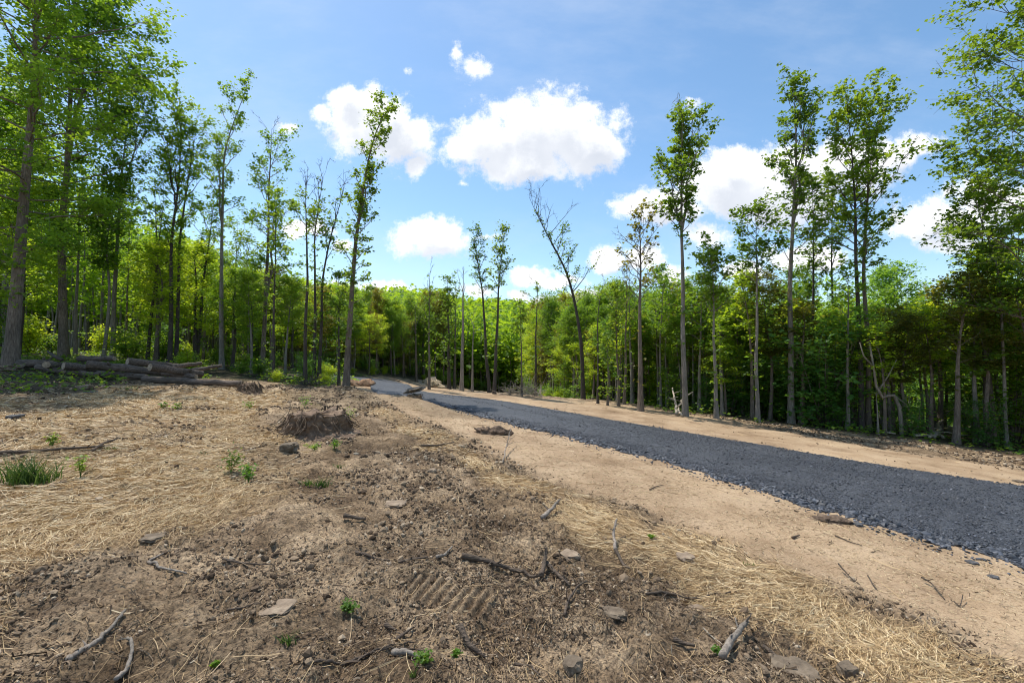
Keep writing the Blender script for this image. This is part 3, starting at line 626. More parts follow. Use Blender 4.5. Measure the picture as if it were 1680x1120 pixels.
    acc.add(*tubes(np.array(BP), np.array(BR), 5)); acc.add(*tubes(np.array(SP), np.array(SR), 3))
    if trunk_leaf:
        for _ in range(int(trunk_leaf)):
            tt = rng.uniform(.12, .95); q = np.array([np.interp(tt, t, P[:, j]) for j in range(3)]); C.append(q + rng.normal(0, .16, 3))
    C = np.array(C) if C else np.zeros((0, 3))
    lv = leafset(C, m, cr, leaf, rng) if len(C) else None
    return acc, lv, len(C) * m
NLEAF = 0
def tree(name, loc, label, cat, geo, bark=BARK, leaf=LEAF, group=None, rz=0, kind='tree'):
    global NLEAF
    acc, lv, nl = geo; NLEAF += nl
    e = empty(name, loc, label, cat, group, rz)
    link('trunk', acc.mesh('trunk', bark), e)
    if lv is not None: link('crown', mesh_np('crown', lv[0], None, lv[1], leaf, False, lv[2]), e)
    return e

def base_of(px, py):
    p = G(px, py); p[2] = H1(p[0], p[1]); return p
def hero(px, py, top, wpx, label, name='slender_tree', cat='tree', bend=(), spread=None, crown=None, seed=None, bark=BARK, lm=LEAF_H, group=None, depth=None, **k):
    """A tree whose foot is seen at (px, py). top: (px, py) of its tip; bend: [(py, px)] of the trunk in between; crown: py where branches begin; spread: half width in pixels."""
    if depth: 
        d = ray(px, py); x = d[0] / d[1] * depth; p = np.array([x, depth, H1(x, depth)])
    else: p = base_of(px, py)
    D = p[1]; c = D / F; rng = random.Random(int(px * 7 + top[1])); s = seed if seed is not None else int(px * 13 + py) % 9973
    fy = proj(p)[1]; Ht = (fy - top[1]) * c * 1.012
    pts = [(0., 0., 0.)]
    for (by, bx) in sorted(list(bend) + [(top[1], top[0])], reverse=True):
        h = (fy - by) / (fy - top[1]); pts.append((h, (bx - px) * c - 0.0, rng.uniform(-.02, .02) * Ht * h))
    cs = (fy - crown) / (fy - top[1]) if crown else .35
    if wpx < 14: k['m'] = max(3, int(round(k.get('m', 13) * .62))); k['cr'] = k.get('cr', .24) * .52; k['el'] = (k.get('el', (28, 62))[0] + 14, k.get('el', (28, 62))[1] + 8); k['ns'] = max(2, int(k.get('ns', 4) * .62)); k.setdefault('lvar', .3); k['nb'] = int(k.get('nb', 26) * .82); spread = (spread or 45) * 1.1; k.setdefault('trunk_leaf', 26 if k.get('leafp', 1) > 0 else 0)
    g = tree_geo(s, Ht, wpx * c / 2 * math.cos(math.atan((px - 840) / F)) * .96, pts, cs=cs, spread=(spread or 45) * c, **k)
    return tree(name, tuple(p), label, cat, g, bark, lm, group)

def build_heroes():
    H = hero
    # left wood, front row
    H(18, 602, (46, -190), 28, 'thickest grey trunk in the left foreground, leafy tree with a stone at its foot', 'broad_tree', bend=[(400, 24), (20, 42)], spread=150, crown=440, nb=60, ns=8, m=20, leaf=.155, cr=.21, prof='col', bark=BARK, el=(-4, 42), trunk_leaf=60, lm=LEAF)
    H(104, 588, (98, -120), 17, 'tall rough trunk forking high up, second big tree from the left behind the log pile', 'broad_tree', bend=[(300, 100)], spread=92, crown=440, nb=56, ns=8, m=20, leaf=.155, cr=.20, lm=LEAF, forks=[(.45, 20, .9, .08)], bark=BARK, el=(5, 45), trunk_leaf=30, asym=(.35, 0))
    H(123, 586, (118, 300), 8, 'thin pale trunk just right of the tall forking tree', spread=50, crown=460, nb=18, m=16, leaf=.15, bark=BARK_G, lm=LEAF)
    H(184, 590, (205, 148), 9.5, 'straight pale trunk behind the middle of the log pile with a wide airy crown', bend=[(300, 186)], spread=68, crown=345, nb=32, ns=6, m=18, leaf=.13, bark=BARK_G, el=(22, 50), forks=[(.55, 10, .85, .16)], lm=LEAF)
    H(206, 584, (209, 335), 5, 'very thin straight tree behind the right half of the log pile', spread=32, crown=470, nb=16, m=14, leaf=.14, lm=LEAF)
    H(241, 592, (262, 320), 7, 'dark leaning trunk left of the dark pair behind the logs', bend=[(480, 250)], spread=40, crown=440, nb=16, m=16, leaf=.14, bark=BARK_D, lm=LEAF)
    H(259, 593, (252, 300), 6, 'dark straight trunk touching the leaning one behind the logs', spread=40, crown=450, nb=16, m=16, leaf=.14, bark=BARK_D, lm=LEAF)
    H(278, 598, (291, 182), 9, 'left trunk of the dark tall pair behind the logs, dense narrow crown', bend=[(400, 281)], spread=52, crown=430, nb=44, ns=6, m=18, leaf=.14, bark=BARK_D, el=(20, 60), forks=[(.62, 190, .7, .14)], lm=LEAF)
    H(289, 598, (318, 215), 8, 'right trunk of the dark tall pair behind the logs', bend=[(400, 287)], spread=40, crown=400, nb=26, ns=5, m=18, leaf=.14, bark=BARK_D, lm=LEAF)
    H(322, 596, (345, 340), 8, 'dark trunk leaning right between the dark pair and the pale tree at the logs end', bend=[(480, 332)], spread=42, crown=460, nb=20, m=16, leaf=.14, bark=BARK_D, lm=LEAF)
    H(333, 594, (338, 400), 5, 'thin trunk beside the dark leaning one behind the log ends', spread=30, crown=500, nb=12, m=14, leaf=.13, lm=LEAF)
    H(364, 606, (398, 140), 9, 'tall pale trunk at the right end of the log pile, crown tip bent right', bend=[(400, 360), (250, 366), (190, 380)], spread=44, crown=400, nb=34, ns=6, m=17, leaf=.13, bark=BARK_G, el=(12, 50), forks=[(.5, 180, .55, .06)], asym=(-.1, 0), lm=LEAF)
    H(379, 600, (384, 380), 5, 'thin tree just right of the tall pale trunk at the log ends', spread=36, crown=470, nb=16, m=14, leaf=.14, lm=LEAF)
    H(408, 604, (402, 400), 5, 'thin leafy tree left of the tall tree above the root mass', spread=36, crown=480, nb=16, m=14, leaf=.14, lm=LEAF)
    H(431, 612, (441, 212), 8.5, 'tall tree above the root mass with drooping leafy tiers and dry tip', bend=[(400, 436)], spread=46, crown=470, nb=42, ns=6, m=16, leaf=.13, bark=BARK, el=(-2, 50), bare=.93, forks=[(.3, 20, .6, .08)], lm=LEAF)
    H(449, 624, (446, 330), 5.5, 'thin dark tree right of the tiered tall tree', spread=34, crown=440, nb=20, m=14, leaf=.13, bark=BARK_D, lm=LEAF)
    H(500, 629, (498, 292), 7, 'straight dead topped trunk, leftmost of the bare topped cluster', bend=[(450, 502)], spread=34, crown=380, nb=18, m=14, leaf=.13, bark=BARK_D, bare=.35, el=(30, 70))
    H(515, 627, (530, 290), 6.5, 'forked dead topped tree in the middle of the bare topped cluster', bend=[(450, 513), (380, 514)], spread=34, crown=400, nb=22, m=14, leaf=.13, bark=BARK_D, bare=.28, el=(45, 75))
    H(523, 628, (560, 305), 6.5, 'dead topped tree leaning right, rightmost of the bare topped cluster', bend=[(450, 527), (400, 535)], spread=30, crown=430, nb=24, m=14, leaf=.13, bark=BARK_D, bare=.4, el=(45, 75))
    H(568, 639, (638, 172), 11, 'tall leaning tree beside the bend of the road, tip arching right over the cloud', 'leaning_tree', bend=[(560, 569), (400, 581), (300, 592), (230, 606), (195, 624)], spread=34, crown=505, nb=46, ns=5, m=13, leaf=.125, cr=.2, bark=BARK, el=(10, 45), asym=(.35, 0), trunk_leaf=90, forks=[(.58, 10, .35, .2)])
    H(556, 632, (553, 460), 5, 'thin dark tree just left of the leaning tree by the bend', spread=30, crown=540, nb=14, m=14, leaf=.14, bark=BARK_D)
    # centre, beyond the road
    H(683, 626, (681, 500), 4, 'thin leafy sapling behind the pale spoil heap', spread=22, crown=570, nb=14, m=12, leaf=.14)
    H(704, 639, (704, 455), 4.5, 'thin trunk with bare forked tip standing in front of the pale spoil heap', spread=26, crown=560, nb=16, m=12, leaf=.12, bare=.5, el=(50, 78))
    H(737, 638, (734, 462), 6, 'narrow leafy tree right of the pale spoil heap', spread=24, crown=600, nb=26, m=14, leaf=.14, bark=BARK_D, el=(20, 60))
    H(745, 638, (747, 470), 5, 'narrow tree hugging the leafy one right of the spoil heap', spread=22, crown=580, nb=20, m=14, leaf=.14)
    H(757, 641, (760, 446), 6.5, 'grey dead trunk with bare forked tip right of the spoil heap', 'dead_tree', 'dead tree', spread=22, crown=500, nb=9, ns=3, leafp=0, bark=BARK_DEAD, el=(55, 78))
    H(804, 644, (778, 396), 6, 'slim tree leaning left, left one of the crossed pair beyond the road', bend=[(560, 796), (480, 790)], spread=26, crown=490, nb=26, ns=5, m=8, leaf=.12, cr=.18, bark=BARK_D, el=(30, 65), nsub2=1)
    H(811, 646, (826, 392), 6, 'slim tree leaning right, right one of the crossed pair beyond the road', bend=[(560, 813), (480, 818)], spread=24, crown=490, nb=26, ns=5, m=9, leaf=.12, cr=.18, bark=BARK_D, el=(30, 65))
    H(775, 642, (776, 520), 4, 'short thin snag between the grey dead trunk and the crossed pair', 'dead_tree', 'dead tree', spread=10, crown=560, nb=5, ns=2, leafp=0, bark=BARK_DEAD)
    H(856, 650, (854, 510), 3.5, 'thin trunk left of the flat topped sapling', spread=18, crown=560, nb=12, m=12, leaf=.13)
    H(878, 650, (882, 470), 4.5, 'thin bare trunk with a small flat spray of leaves near its pointed tip', spread=26, crown=510, nb=10, ns=4, m=8, leaf=.12, cr=.15, el=(5, 30), bare=.6, bark=BARK_D)
    H(914, 630, (930, 462), 5, 'grey dead pole leaning right behind the tan brush', 'dead_tree', 'dead tree', spread=9, crown=520, nb=5, ns=2, leafp=0, bark=BARK_DEAD)
    H(957, 655, (868, 325), 7.5, 'curved tree bowed left over the road with a bare twiggy top', 'leaning_tree', bend=[(600, 955), (540, 951), (500, 945), (450, 932), (400, 905), (365, 886)], spread=48, crown=500, nb=38, ns=6, m=9, leaf=.11, cr=.18, bark=BARK_D, bare=.62, el=(25, 65), asym=(.35, 0), nsub2=1)
    H(981, 662, (992, 462), 4, 'thin dead sapling with crooked tip right of the curved tree', 'dead_tree', 'dead tree', bend=[(540, 981), (500, 984)], spread=14, crown=500, nb=6, ns=3, leafp=0, bark=BARK_D)
    H(997, 665, (998, 560), 3.5, 'short thin stem between the dead sapling and the sparse crowned trees', spread=16, crown=600, nb=9, m=10, leaf=.13)
    H(1015, 666, (1012, 480), 5, 'slim trunk left of the twiggy topped straight tree', spread=26, crown=560, nb=20, m=13, leaf=.13)
    H(1024, 664, (1030, 440), 5, 'slim twiggy trunk next left of the twiggy topped straight tree', spread=30, crown=540, nb=22, m=7, leaf=.12, cr=.18, bare=.6, nsub2=1)
    H(1052, 674, (1051, 362), 9.5, 'straight trunk with sparse dry twiggy crown beyond the middle of the road', spread=44, crown=500, nb=40, ns=7, m=5, cr=.16, bark=BARK, leafp=.75, el=(15, 50), nsub2=1, lm=LEAF_O)
    H(1082, 664, (1085, 450), 5, 'thin tree between the twiggy straight tree and the tall forked one', spread=34, crown=520, nb=22, m=9, nsub2=1)
    H(1124, 683, (1122, 186), 10, 'tall pale tree beside the bare white branch, open crown split in two', bend=[(380, 1122)], spread=48, crown=400, nb=34, ns=6, m=13, cr=.2, bark=BARK_G, el=(25, 60), forks=[(.60, 12, .95, .13), (.62, 175, .5, .2)], bare=.93, nsub2=1)
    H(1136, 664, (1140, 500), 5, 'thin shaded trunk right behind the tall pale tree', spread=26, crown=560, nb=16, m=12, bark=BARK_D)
    H(1176, 688, (1170, 428), 7.5, 'mid height grey trunk with rounded leafy top between the two tall pale trees', spread=40, crown=520, nb=30, ns=6, m=14, cr=.22, bark=BARK_G)
    H(1243, 692, (1246, 358), 8, 'grey trunk with bushy mid height crown left of the tallest forked tree', spread=44, crown=470, nb=34, ns=6, m=12, cr=.22, bark=BARK_G, el=(10, 50))
    H(1298, 694, (1318, 128), 12, 'tallest forked tree at the far road edge with narrow open crown', bend=[(500, 1300), (380, 1307)], spread=44, crown=440, nb=46, ns=6, m=11, cr=.2, bark=BARK_G, el=(20, 58), forks=[(.57, 15, .85, .16)], asym=(-.1, 0), nsub2=1)
    H(1336, 692, (1340, 310), 8, 'dark straight trunk just right of the tallest forked tree', spread=38, crown=470, nb=30, ns=5, m=10, cr=.2, bark=BARK_D, el=(25, 65))
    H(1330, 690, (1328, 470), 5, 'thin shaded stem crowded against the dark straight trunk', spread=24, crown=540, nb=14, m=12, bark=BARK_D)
    H(1366, 694, (1372, 320), 7, 'dark trunk halfway between the tallest tree and the big double trunk', spread=38, crown=460, nb=30, ns=5, m=10, cr=.2, bark=BARK_D, el=(25, 65))
    H(1400, 704, (1398, 560), 6, 'short broken trunk just left of the big double trunk', spread=20, crown=620, nb=10, m=12, bark=BARK_D)
    H(1413, 706, (1402, 178), 11, 'left stem of the big double trunk with a broad high crown', bend=[(450, 1413)], spread=62, crown=430, nb=44, ns=7, m=13, cr=.22, bark=BARK_D, el=(15, 55), asym=(-.25, 0))
    H(1424, 706, (1440, 172), 11, 'right stem of the big double trunk with branches reaching right', bend=[(450, 1423)], spread=60, crown=450, nb=46, ns=7, m=13, cr=.22, bark=BARK, el=(15, 55), asym=(.3, 0), nsub2=1)
    H(1441, 714, (1440, 640), 4, 'thin grey stake like stem right of the big double trunk', 'dead_tree', 'dead tree', spread=6, crown=660, nb=4, ns=2, leafp=0, bark=BARK_DEAD)
    H(1621, 728, (1618, 330), 9, 'straight trunk left of the two thin trunks at the right end of the wood', bend=[(480, 1622)], spread=52, crown=520, nb=34, ns=6, m=14, cr=.22, bark=BARK_D, el=(5, 45))
    H(1652, 734, (1600, 250), 8, 'slim smooth trunk curving left near the right end of the wood', bend=[(600, 1650), (430, 1640), (330, 1618)], spread=56, crown=480, nb=34, ns=6, m=14, cr=.22, bark=BARK_G, el=(5, 40))
    H(1668, 722, (1676, 360), 8, 'dark trunk at the right edge behind the slim curving one', spread=50, crown=560, nb=28, ns=6, m=15, cr=.24, bark=BARK_D)
    H(1748, 748, (1745, -60), 13, 'tall tree rising at the right margin with branches reaching over the wood', 'broad_tree', spread=122, crown=560, nb=80, ns=12, m=26, leaf=.12, cr=.3, bark=BARK, el=(5, 45), asym=(-.6, 0), nsub2=1)
    H(1598, 704, (1572, 560), 5, 'crooked thin trunk behind the dead branch pile', bend=[(650, 1592), (620, 1580)], spread=40, crown=610, nb=16, m=14, bark=BARK_D)
build_heroes()

TOP = [(-200, 120), (0, 200), (90, 240), (150, 300), (250, 360), (350, 410), (450, 455), (520, 474), (600, 486), (700, 490), (840, 508), (1000, 500), (1100, 488), (1200, 484), (1300, 470), (1400, 468), (1500, 486), (1545, 470), (1590, 440), (1680, 430), (1900, 400)]
def build_forest():
    rng = np.random.default_rng(5); py = random.Random(9)
    protos = []
    specs = [('leafy_tree', LEAF, BARK, 'round', .36, 2.6), ('leafy_tree', LEAF, BARK_D, 'col', .3, 2.0), ('leafy_tree', LEAF_Y, BARK, 'round', .35, 2.6), ('leafy_tree', LEAF_Y, BARK_D, 'col', .26, 2.1),
             ('leafy_tree', LEAF_D, BARK_D, 'round', .2, 2.7), ('leafy_tree', LEAF_O, BARK, 'col', .22, 2.0), ('leafy_tree', LEAF, BARK_G, 'cone', .26, 2.2), ('leafy_tree', LEAF_D, BARK_G, 'col', .3, 2.2),
             ('leafy_tree', LEAF, BARK_G, 'top', .52, 1.7), ('leafy_tree', LEAF_O, BARK, 'top', .45, 1.5)]
    for i, (nm, lf, bk, pf, cs, sp) in enumerate(specs):
        wob = [(0, 0, 0), (.4, py.uniform(-.2, .2), py.uniform(-.2, .2)), (.7, py.uniform(-.4, .4), py.uniform(-.4, .4)), (1, py.uniform(-.6, .6), py.uniform(-.6, .6))]
        g = tree_geo(100 + i, 12, .15 if i < 8 else .13, wob, cs=cs, spread=sp, nb=38, ns=5, m=12, leaf=.18, cr=.27, prof=pf, el=(8, 55), rtop=.12)
        protos.append((g, nm, lf, bk))
    pts = []
    tries = 0
    X = rng.uniform(-75, 75, 60000); Y = rng.uniform(12, 72, 60000)
    sd = sdf(FOREST, X, Y); rd = sdf(ROAD, X, Y); px = 840 + F * X / Y
    ok = (sd > .9) & (rd < -1.6) & (px > -330) & (px < 2050) & ~((px < 560) & (Y < 22.5)) & ~((px < 560) & (Y < 34) & (rng.random(len(X)) < .93))
    X, Y, sd, px = X[ok], Y[ok], sd[ok], px[ok]
    taken = np.zeros((0, 2)); chosen = []
    order = np.argsort(sd + rng.uniform(0, 6, len(sd)))
    for i in order:
        mind = 1.5 + .05 * max(0, sd[i]) + (1.0 if sd[i] > 15 else 0)
        if len(taken) and np.min(np.hypot(taken[:, 0] - X[i], taken[:, 1] - Y[i])) < mind: continue
        if sd[i] > 4 and rng.random() < (.55 if px[i] < 560 and Y[i] < 34 else .25): continue
        taken = np.vstack([taken, [X[i], Y[i]]]); chosen.append(i)
        if len(chosen) >= 292: break
    made = [None] * len(protos)
    order_p = sorted(chosen, key=lambda c: sd[c])
    zone_names = [(60, 'behind the thickest grey trunk'), (230, 'behind the log pile'), (400, 'behind the log ends'), (600, 'left of the road bend'), (760, 'behind the pale spoil heap'), (960, 'behind the curved tree'), (1130, 'behind the twiggy topped trees'), (1300, 'between the two tall pale trees'), (1480, 'behind the big double trunk'), (1600, 'behind the dead branch pile'), (9999, 'at the right margin')]
    kinds = {0: 'broad green tree', 1: 'narrow green tree', 2: 'bright yellow green tree', 3: 'slim yellow green tree', 4: 'dark green round tree', 5: 'olive tinted slim tree', 6: 'cone shaped green tree', 7: 'dark green slim tree', 8: 'bare boled tree', 9: 'olive bare boled tree'}
    for c in chosen:
        x, y, p = X[c], Y[c], px[c]
        z = H1(x, y); tp = np.interp(p, [a for a, _ in TOP], [b for _, b in TOP]) + 8
        need = (580 - tp) / F * y + EYE - z
        f = (py.uniform(.62, 1.02) if py.random() < .85 else py.uniform(1.0, 1.18)) if sd[c] > 3 else py.uniform(.5, .95)
        h = min(max(need * f, 3.0), 22)
        # spring green stands in the left and the middle of the wood, darker green on the right
        if p < 1000: w = [2, 2, 8, 8, .3, 2, 1, .3] if y > 20 else [5, 4, 2.5, 3, 1.5, 1.5, 2, 1.5]
        else: w = [5, 5, .6, 1, 3, 1, 4, 4]
        w = w + ([11, 7] if sd[c] < 7 else [2, 1.5]); i = py.choices(range(10), w)[0]
        if i >= 8: h = min(max(need * py.uniform(.75, 1.1), 4.0), 20)
        zn = next(n for lim, n in zone_names if p < lim); lab = kinds[i] + '|' + zn
        grp = 'trees of the wood ' + zn; s = h / 12; sw = s * py.uniform(.85, 1.2) if s > .6 else s * py.uniform(1.1, 1.5)
        sw = min(sw, 1.25)
        if made[i] is None:
            g, nm, lf, bk = protos[i]; e = tree(nm, (x, y, z), lab, 'tree', g, bk, lf, grp, py.uniform(0, 6.28)); e.scale = (sw, sw, s); made[i] = e
        else: dup(made[i], (x, y, z), py.uniform(0, 6.28), (sw, sw, s), lab, grp)
    return chosen
build_forest()

ORD = ['leftmost', 'second', 'third', 'fourth', 'fifth', 'sixth', 'seventh', 'eighth', 'ninth', 'tenth', 'eleventh', 'twelfth', 'thirteenth', 'fourteenth', 'fifteenth', 'sixteenth', 'seventeenth', 'eighteenth', 'nineteenth', 'twentieth', 'twenty first', 'twenty second', 'twenty third', 'twenty fourth', 'twenty fifth', 'twenty sixth', 'twenty seventh', 'twenty eighth', 'twenty ninth', 'thirtieth'] + ['thirty %s' % o for o in ('first', 'second', 'third', 'fourth', 'fifth', 'sixth', 'seventh', 'eighth', 'ninth')]
def number_labels():
    """Turn 'kind|place' labels into one label for each thing: its rank from the left among its kind there."""
    by = {}
    for o in COL.objects:
        if o.get('label') and '|' in o['label']: by.setdefault(o['label'], []).append(o)
    for lab, os_ in by.items():
        kd, pl = lab.split('|'); os_.sort(key=lambda o: o.location.x / o.location.y)
        for n_, o in enumerate(os_):
            if len(os_) == 1: o['label'] = 'the only ' + kd + ' ' + pl
            else: o['label'] = ORD[min(n_, len(ORD) - 1)] + (' of the ' if n_ == 0 else ' from left of the ') + kd + 's ' + pl

def build_understory():
    rng = np.random.default_rng(21); py = random.Random(4)
    protos = []
    for i, (lf, hh, sp) in enumerate(((LEAF, 1.7, .9), (LEAF_D, 2.2, 1.1), (LEAF_Y, 1.6, .9), (LEAF, 3.2, 1.3), (LEAF_D, 3.4, 1.5))):
        acc = Acc(); C = []
        for k in range(5 + i):
            a = py.uniform(0, 6.28); o = py.uniform(.15, .8); s = np.linspace(0, 1, 6)[:, None]
            q = np.array([math.cos(a) * o * sp, math.sin(a) * o * sp, hh * py.uniform(.7, 1)]) * s ** np.array([.8, .8, 1]); q += rng.normal(0, .04, (6, 3)) * s; q[0, 2] = -.2
            tube1(acc, q, .016 * (1 - s[:, 0]) + .004, 5); C += list(q[2:])
            for _ in range(12):
                b = q[py.randint(1, 5)]; e = b + rng.normal(0, .33, 3) * np.array([1, 1, .55]) * hh / 2; e[2] = max(.12, e[2]); tube1(acc, np.array([b, (b + e) / 2 + [0, 0, .03], e]), np.array([.007, .005, .003]), 3, False); C += [e, (b + e) / 2]
        lv = leafset(np.array(C), 9, .17, .12 if hh < 3 else .15, rng, .5, 1.3); protos.append((acc, lv, lf, hh))
    spots = []
    # along the wood's edge, then inside it
    E = ep
    for i in range(len(E) - 1):
        L_ = np.hypot(*(E[i + 1] - E[i])); nrm = np.array([-(E[i + 1] - E[i])[1], (E[i + 1] - E[i])[0]]) / L_
        for k in range(int(L_ / .8) + 1):
            t = py.random(); b = E[i] * (1 - t) + E[i + 1] * t; b = b + nrm * py.uniform(.3, 4.5); spots.append(b)
    X = rng.uniform(-50, 55, 6000); Y = rng.uniform(14, 52, 6000); sd = sdf(FOREST, X, Y); ok = (sd > 1.5) & (np.abs(X / Y) < 1.35); spots += list(np.stack([X, Y], -1)[ok][:170])
    spots = np.array(spots); rd = sdf(ROAD, spots[:, 0], spots[:, 1]); sd = sdf(FOREST, spots[:, 0], spots[:, 1])
    px = 840 + F * spots[:, 0] / spots[:, 1]; keep = (rd < -.9) & (sd > .2) & ~((px < 600) & (rng.random(len(px)) < .35)) & (px > -150) & (px < 1850) & ~((px < 450) & (spots[:, 1] < 20.5)) & ~((px > 1000) & (sd < 6) & (rng.random(len(px)) < .5))
    spots = spots[keep][:285]
    zn = [(120, 'behind the thickest grey trunk'), (260, 'behind the log pile'), (420, 'around the log ends'), (600, 'left of the road bend'), (780, 'around the pale spoil heap'), (960, 'below the curved tree'), (1130, 'below the twiggy topped trees'), (1300, 'between the two tall pale trees'), (1480, 'around the big double trunk'), (9999, 'around the dead branch pile')]
    made = [None] * 5
    for b in spots:
        p = 840 + F * b[0] / b[1]; i = py.choices(range(5), [3, 1, 4, 1.5, .6] if p < 1100 else [3, 3, .3, 2, 2.5])[0]
        d = float(sdf(FOREST, np.array([b[0]]), np.array([b[1]]))[0]); s = py.uniform(.45, 1.0) if d < 1.5 else py.uniform(.7, 1.35)
        if 300 < p < 700: s *= .55
        z = H1(b[0], b[1]); pl = next(n for lim, n in zn if p < lim); kd = ['green shrub', 'dark green shrub', 'yellow green shrub', 'tall green shrub', 'tall dark shrub'][i]
        if made[i] is None:
            acc, lv, lf, hh = protos[i]; e = empty('understory_shrub', (b[0], b[1], z), kd + '|' + pl, 'shrub', 'shrubs ' + pl, py.uniform(0, 6)); e.scale = (s, s, s)
            link('stem', acc.mesh('stem', BARK), e); link('foliage', mesh_np('foliage', lv[0], None, lv[1], lf, False, lv[2]), e); made[i] = e
        else: dup(made[i], (b[0], b[1], z), py.uniform(0, 6), (s, s, s * py.uniform(.8, 1.15)), kd + '|' + pl, 'shrubs ' + pl)
    # ground cover: low leaves over the floor of the wood
    N = 60000; X, Y, r = scatter_pts(rng, N, 12, 48, R(55)); sd = sdf(FOREST, X, Y); rd = sdf(ROAD, X, Y); pxx = 840 + F * X / Y
    den = np.interp(pxx, [0, 500, 700, 1100, 1250, 1700], [1, .9, .6, .5, .3, .3]) * np.clip(.35 + 1.6 * fbm(X * .6, Y * .6, 8, 3), 0, 1)
    k = (sd > -.7) & (rd < -.4) & (rng.random(N) < den); sh = (sdf(SHADE, X, Y) > -.2) & (rng.random(N) < .16); k = (k & ~((pxx < 420) & (Y < 18) & (rng.random(N) < .8))) | sh
    X, Y = X[k], Y[k]; C = np.stack([X, Y, HT(X, Y) + np.abs(rng.normal(.06, .12, len(X)))], -1)
    lv = leafset(C, 3, .10, .085 + .002 * np.hypot(X, Y), rng, .5, 1.4)
    tag(link('ground_cover', mesh_np('ground_cover', lv[0], None, lv[1], LEAF_H, False, lv[2])), 'low green seedlings and leaves on the floor of the wood', 'ground cover', kind='stuff')
build_understory()

def build_poles():
    rng = np.random.default_rng(77); py = random.Random(12); protos = []
    for i in range(4):
        wob = [(0, 0, 0), (.5, py.uniform(-.12, .12), py.uniform(-.12, .12)), (1, py.uniform(-.45, .45), py.uniform(-.4, .4))]
        protos.append(tree_geo(300 + i, 7, .06 + .012 * i, wob, cs=.5, spread=.85, nb=14, ns=3, m=7, leaf=.15, cr=.16, prof='col', el=(25, 60), rtop=.2, trunk_leaf=7))
    X = rng.uniform(-14, 34, 9000); Y = rng.uniform(12, 34, 9000); sd = sdf(FOREST, X, Y); px = 840 + F * X / Y; ok = (sd > .5) & (sd < 7) & (px > 640) & (px < 1720) & (sdf(ROAD, X, Y) < -1.4); X, Y, px = X[ok], Y[ok], px[ok]
    taken = []; made = [None] * 4
    for x, y, p in zip(X, Y, px):
        if any((x - a) ** 2 + (y - b) ** 2 < 1.1 for a, b in taken): continue
        taken.append((x, y))
        if len(taken) > 95: break
        i = py.randrange(4); s_ = py.uniform(.5, .88); z = H1(x, y); zn = [(780, 'by the pale spoil heap'), (960, 'by the curved tree'), (1130, 'by the twiggy topped trees'), (1300, 'between the two tall pale trees'), (1480, 'by the big double trunk'), (9999, 'by the dead branch pile')]
        lab = ['thin grey pole sapling', 'thin brown pole sapling', 'stouter grey pole sapling', 'stouter brown pole sapling'][i] + '|' + next(n for lim, n in zn if p < lim)
        grp = 'pole saplings along the edge of the wood'
        if made[i] is None: made[i] = tree('pole_sapling', (x, y, z), lab, 'sapling', protos[i], (BARK_G, BARK)[i % 2], (LEAF, LEAF_Y, LEAF, LEAF_O)[i], grp, py.uniform(0, 6)); made[i].scale = (1, 1, s_)
        else: dup(made[i], (x, y, z), py.uniform(0, 6), (py.uniform(.8, 1.1), py.uniform(.8, 1.1), s_), lab, grp)
build_poles()

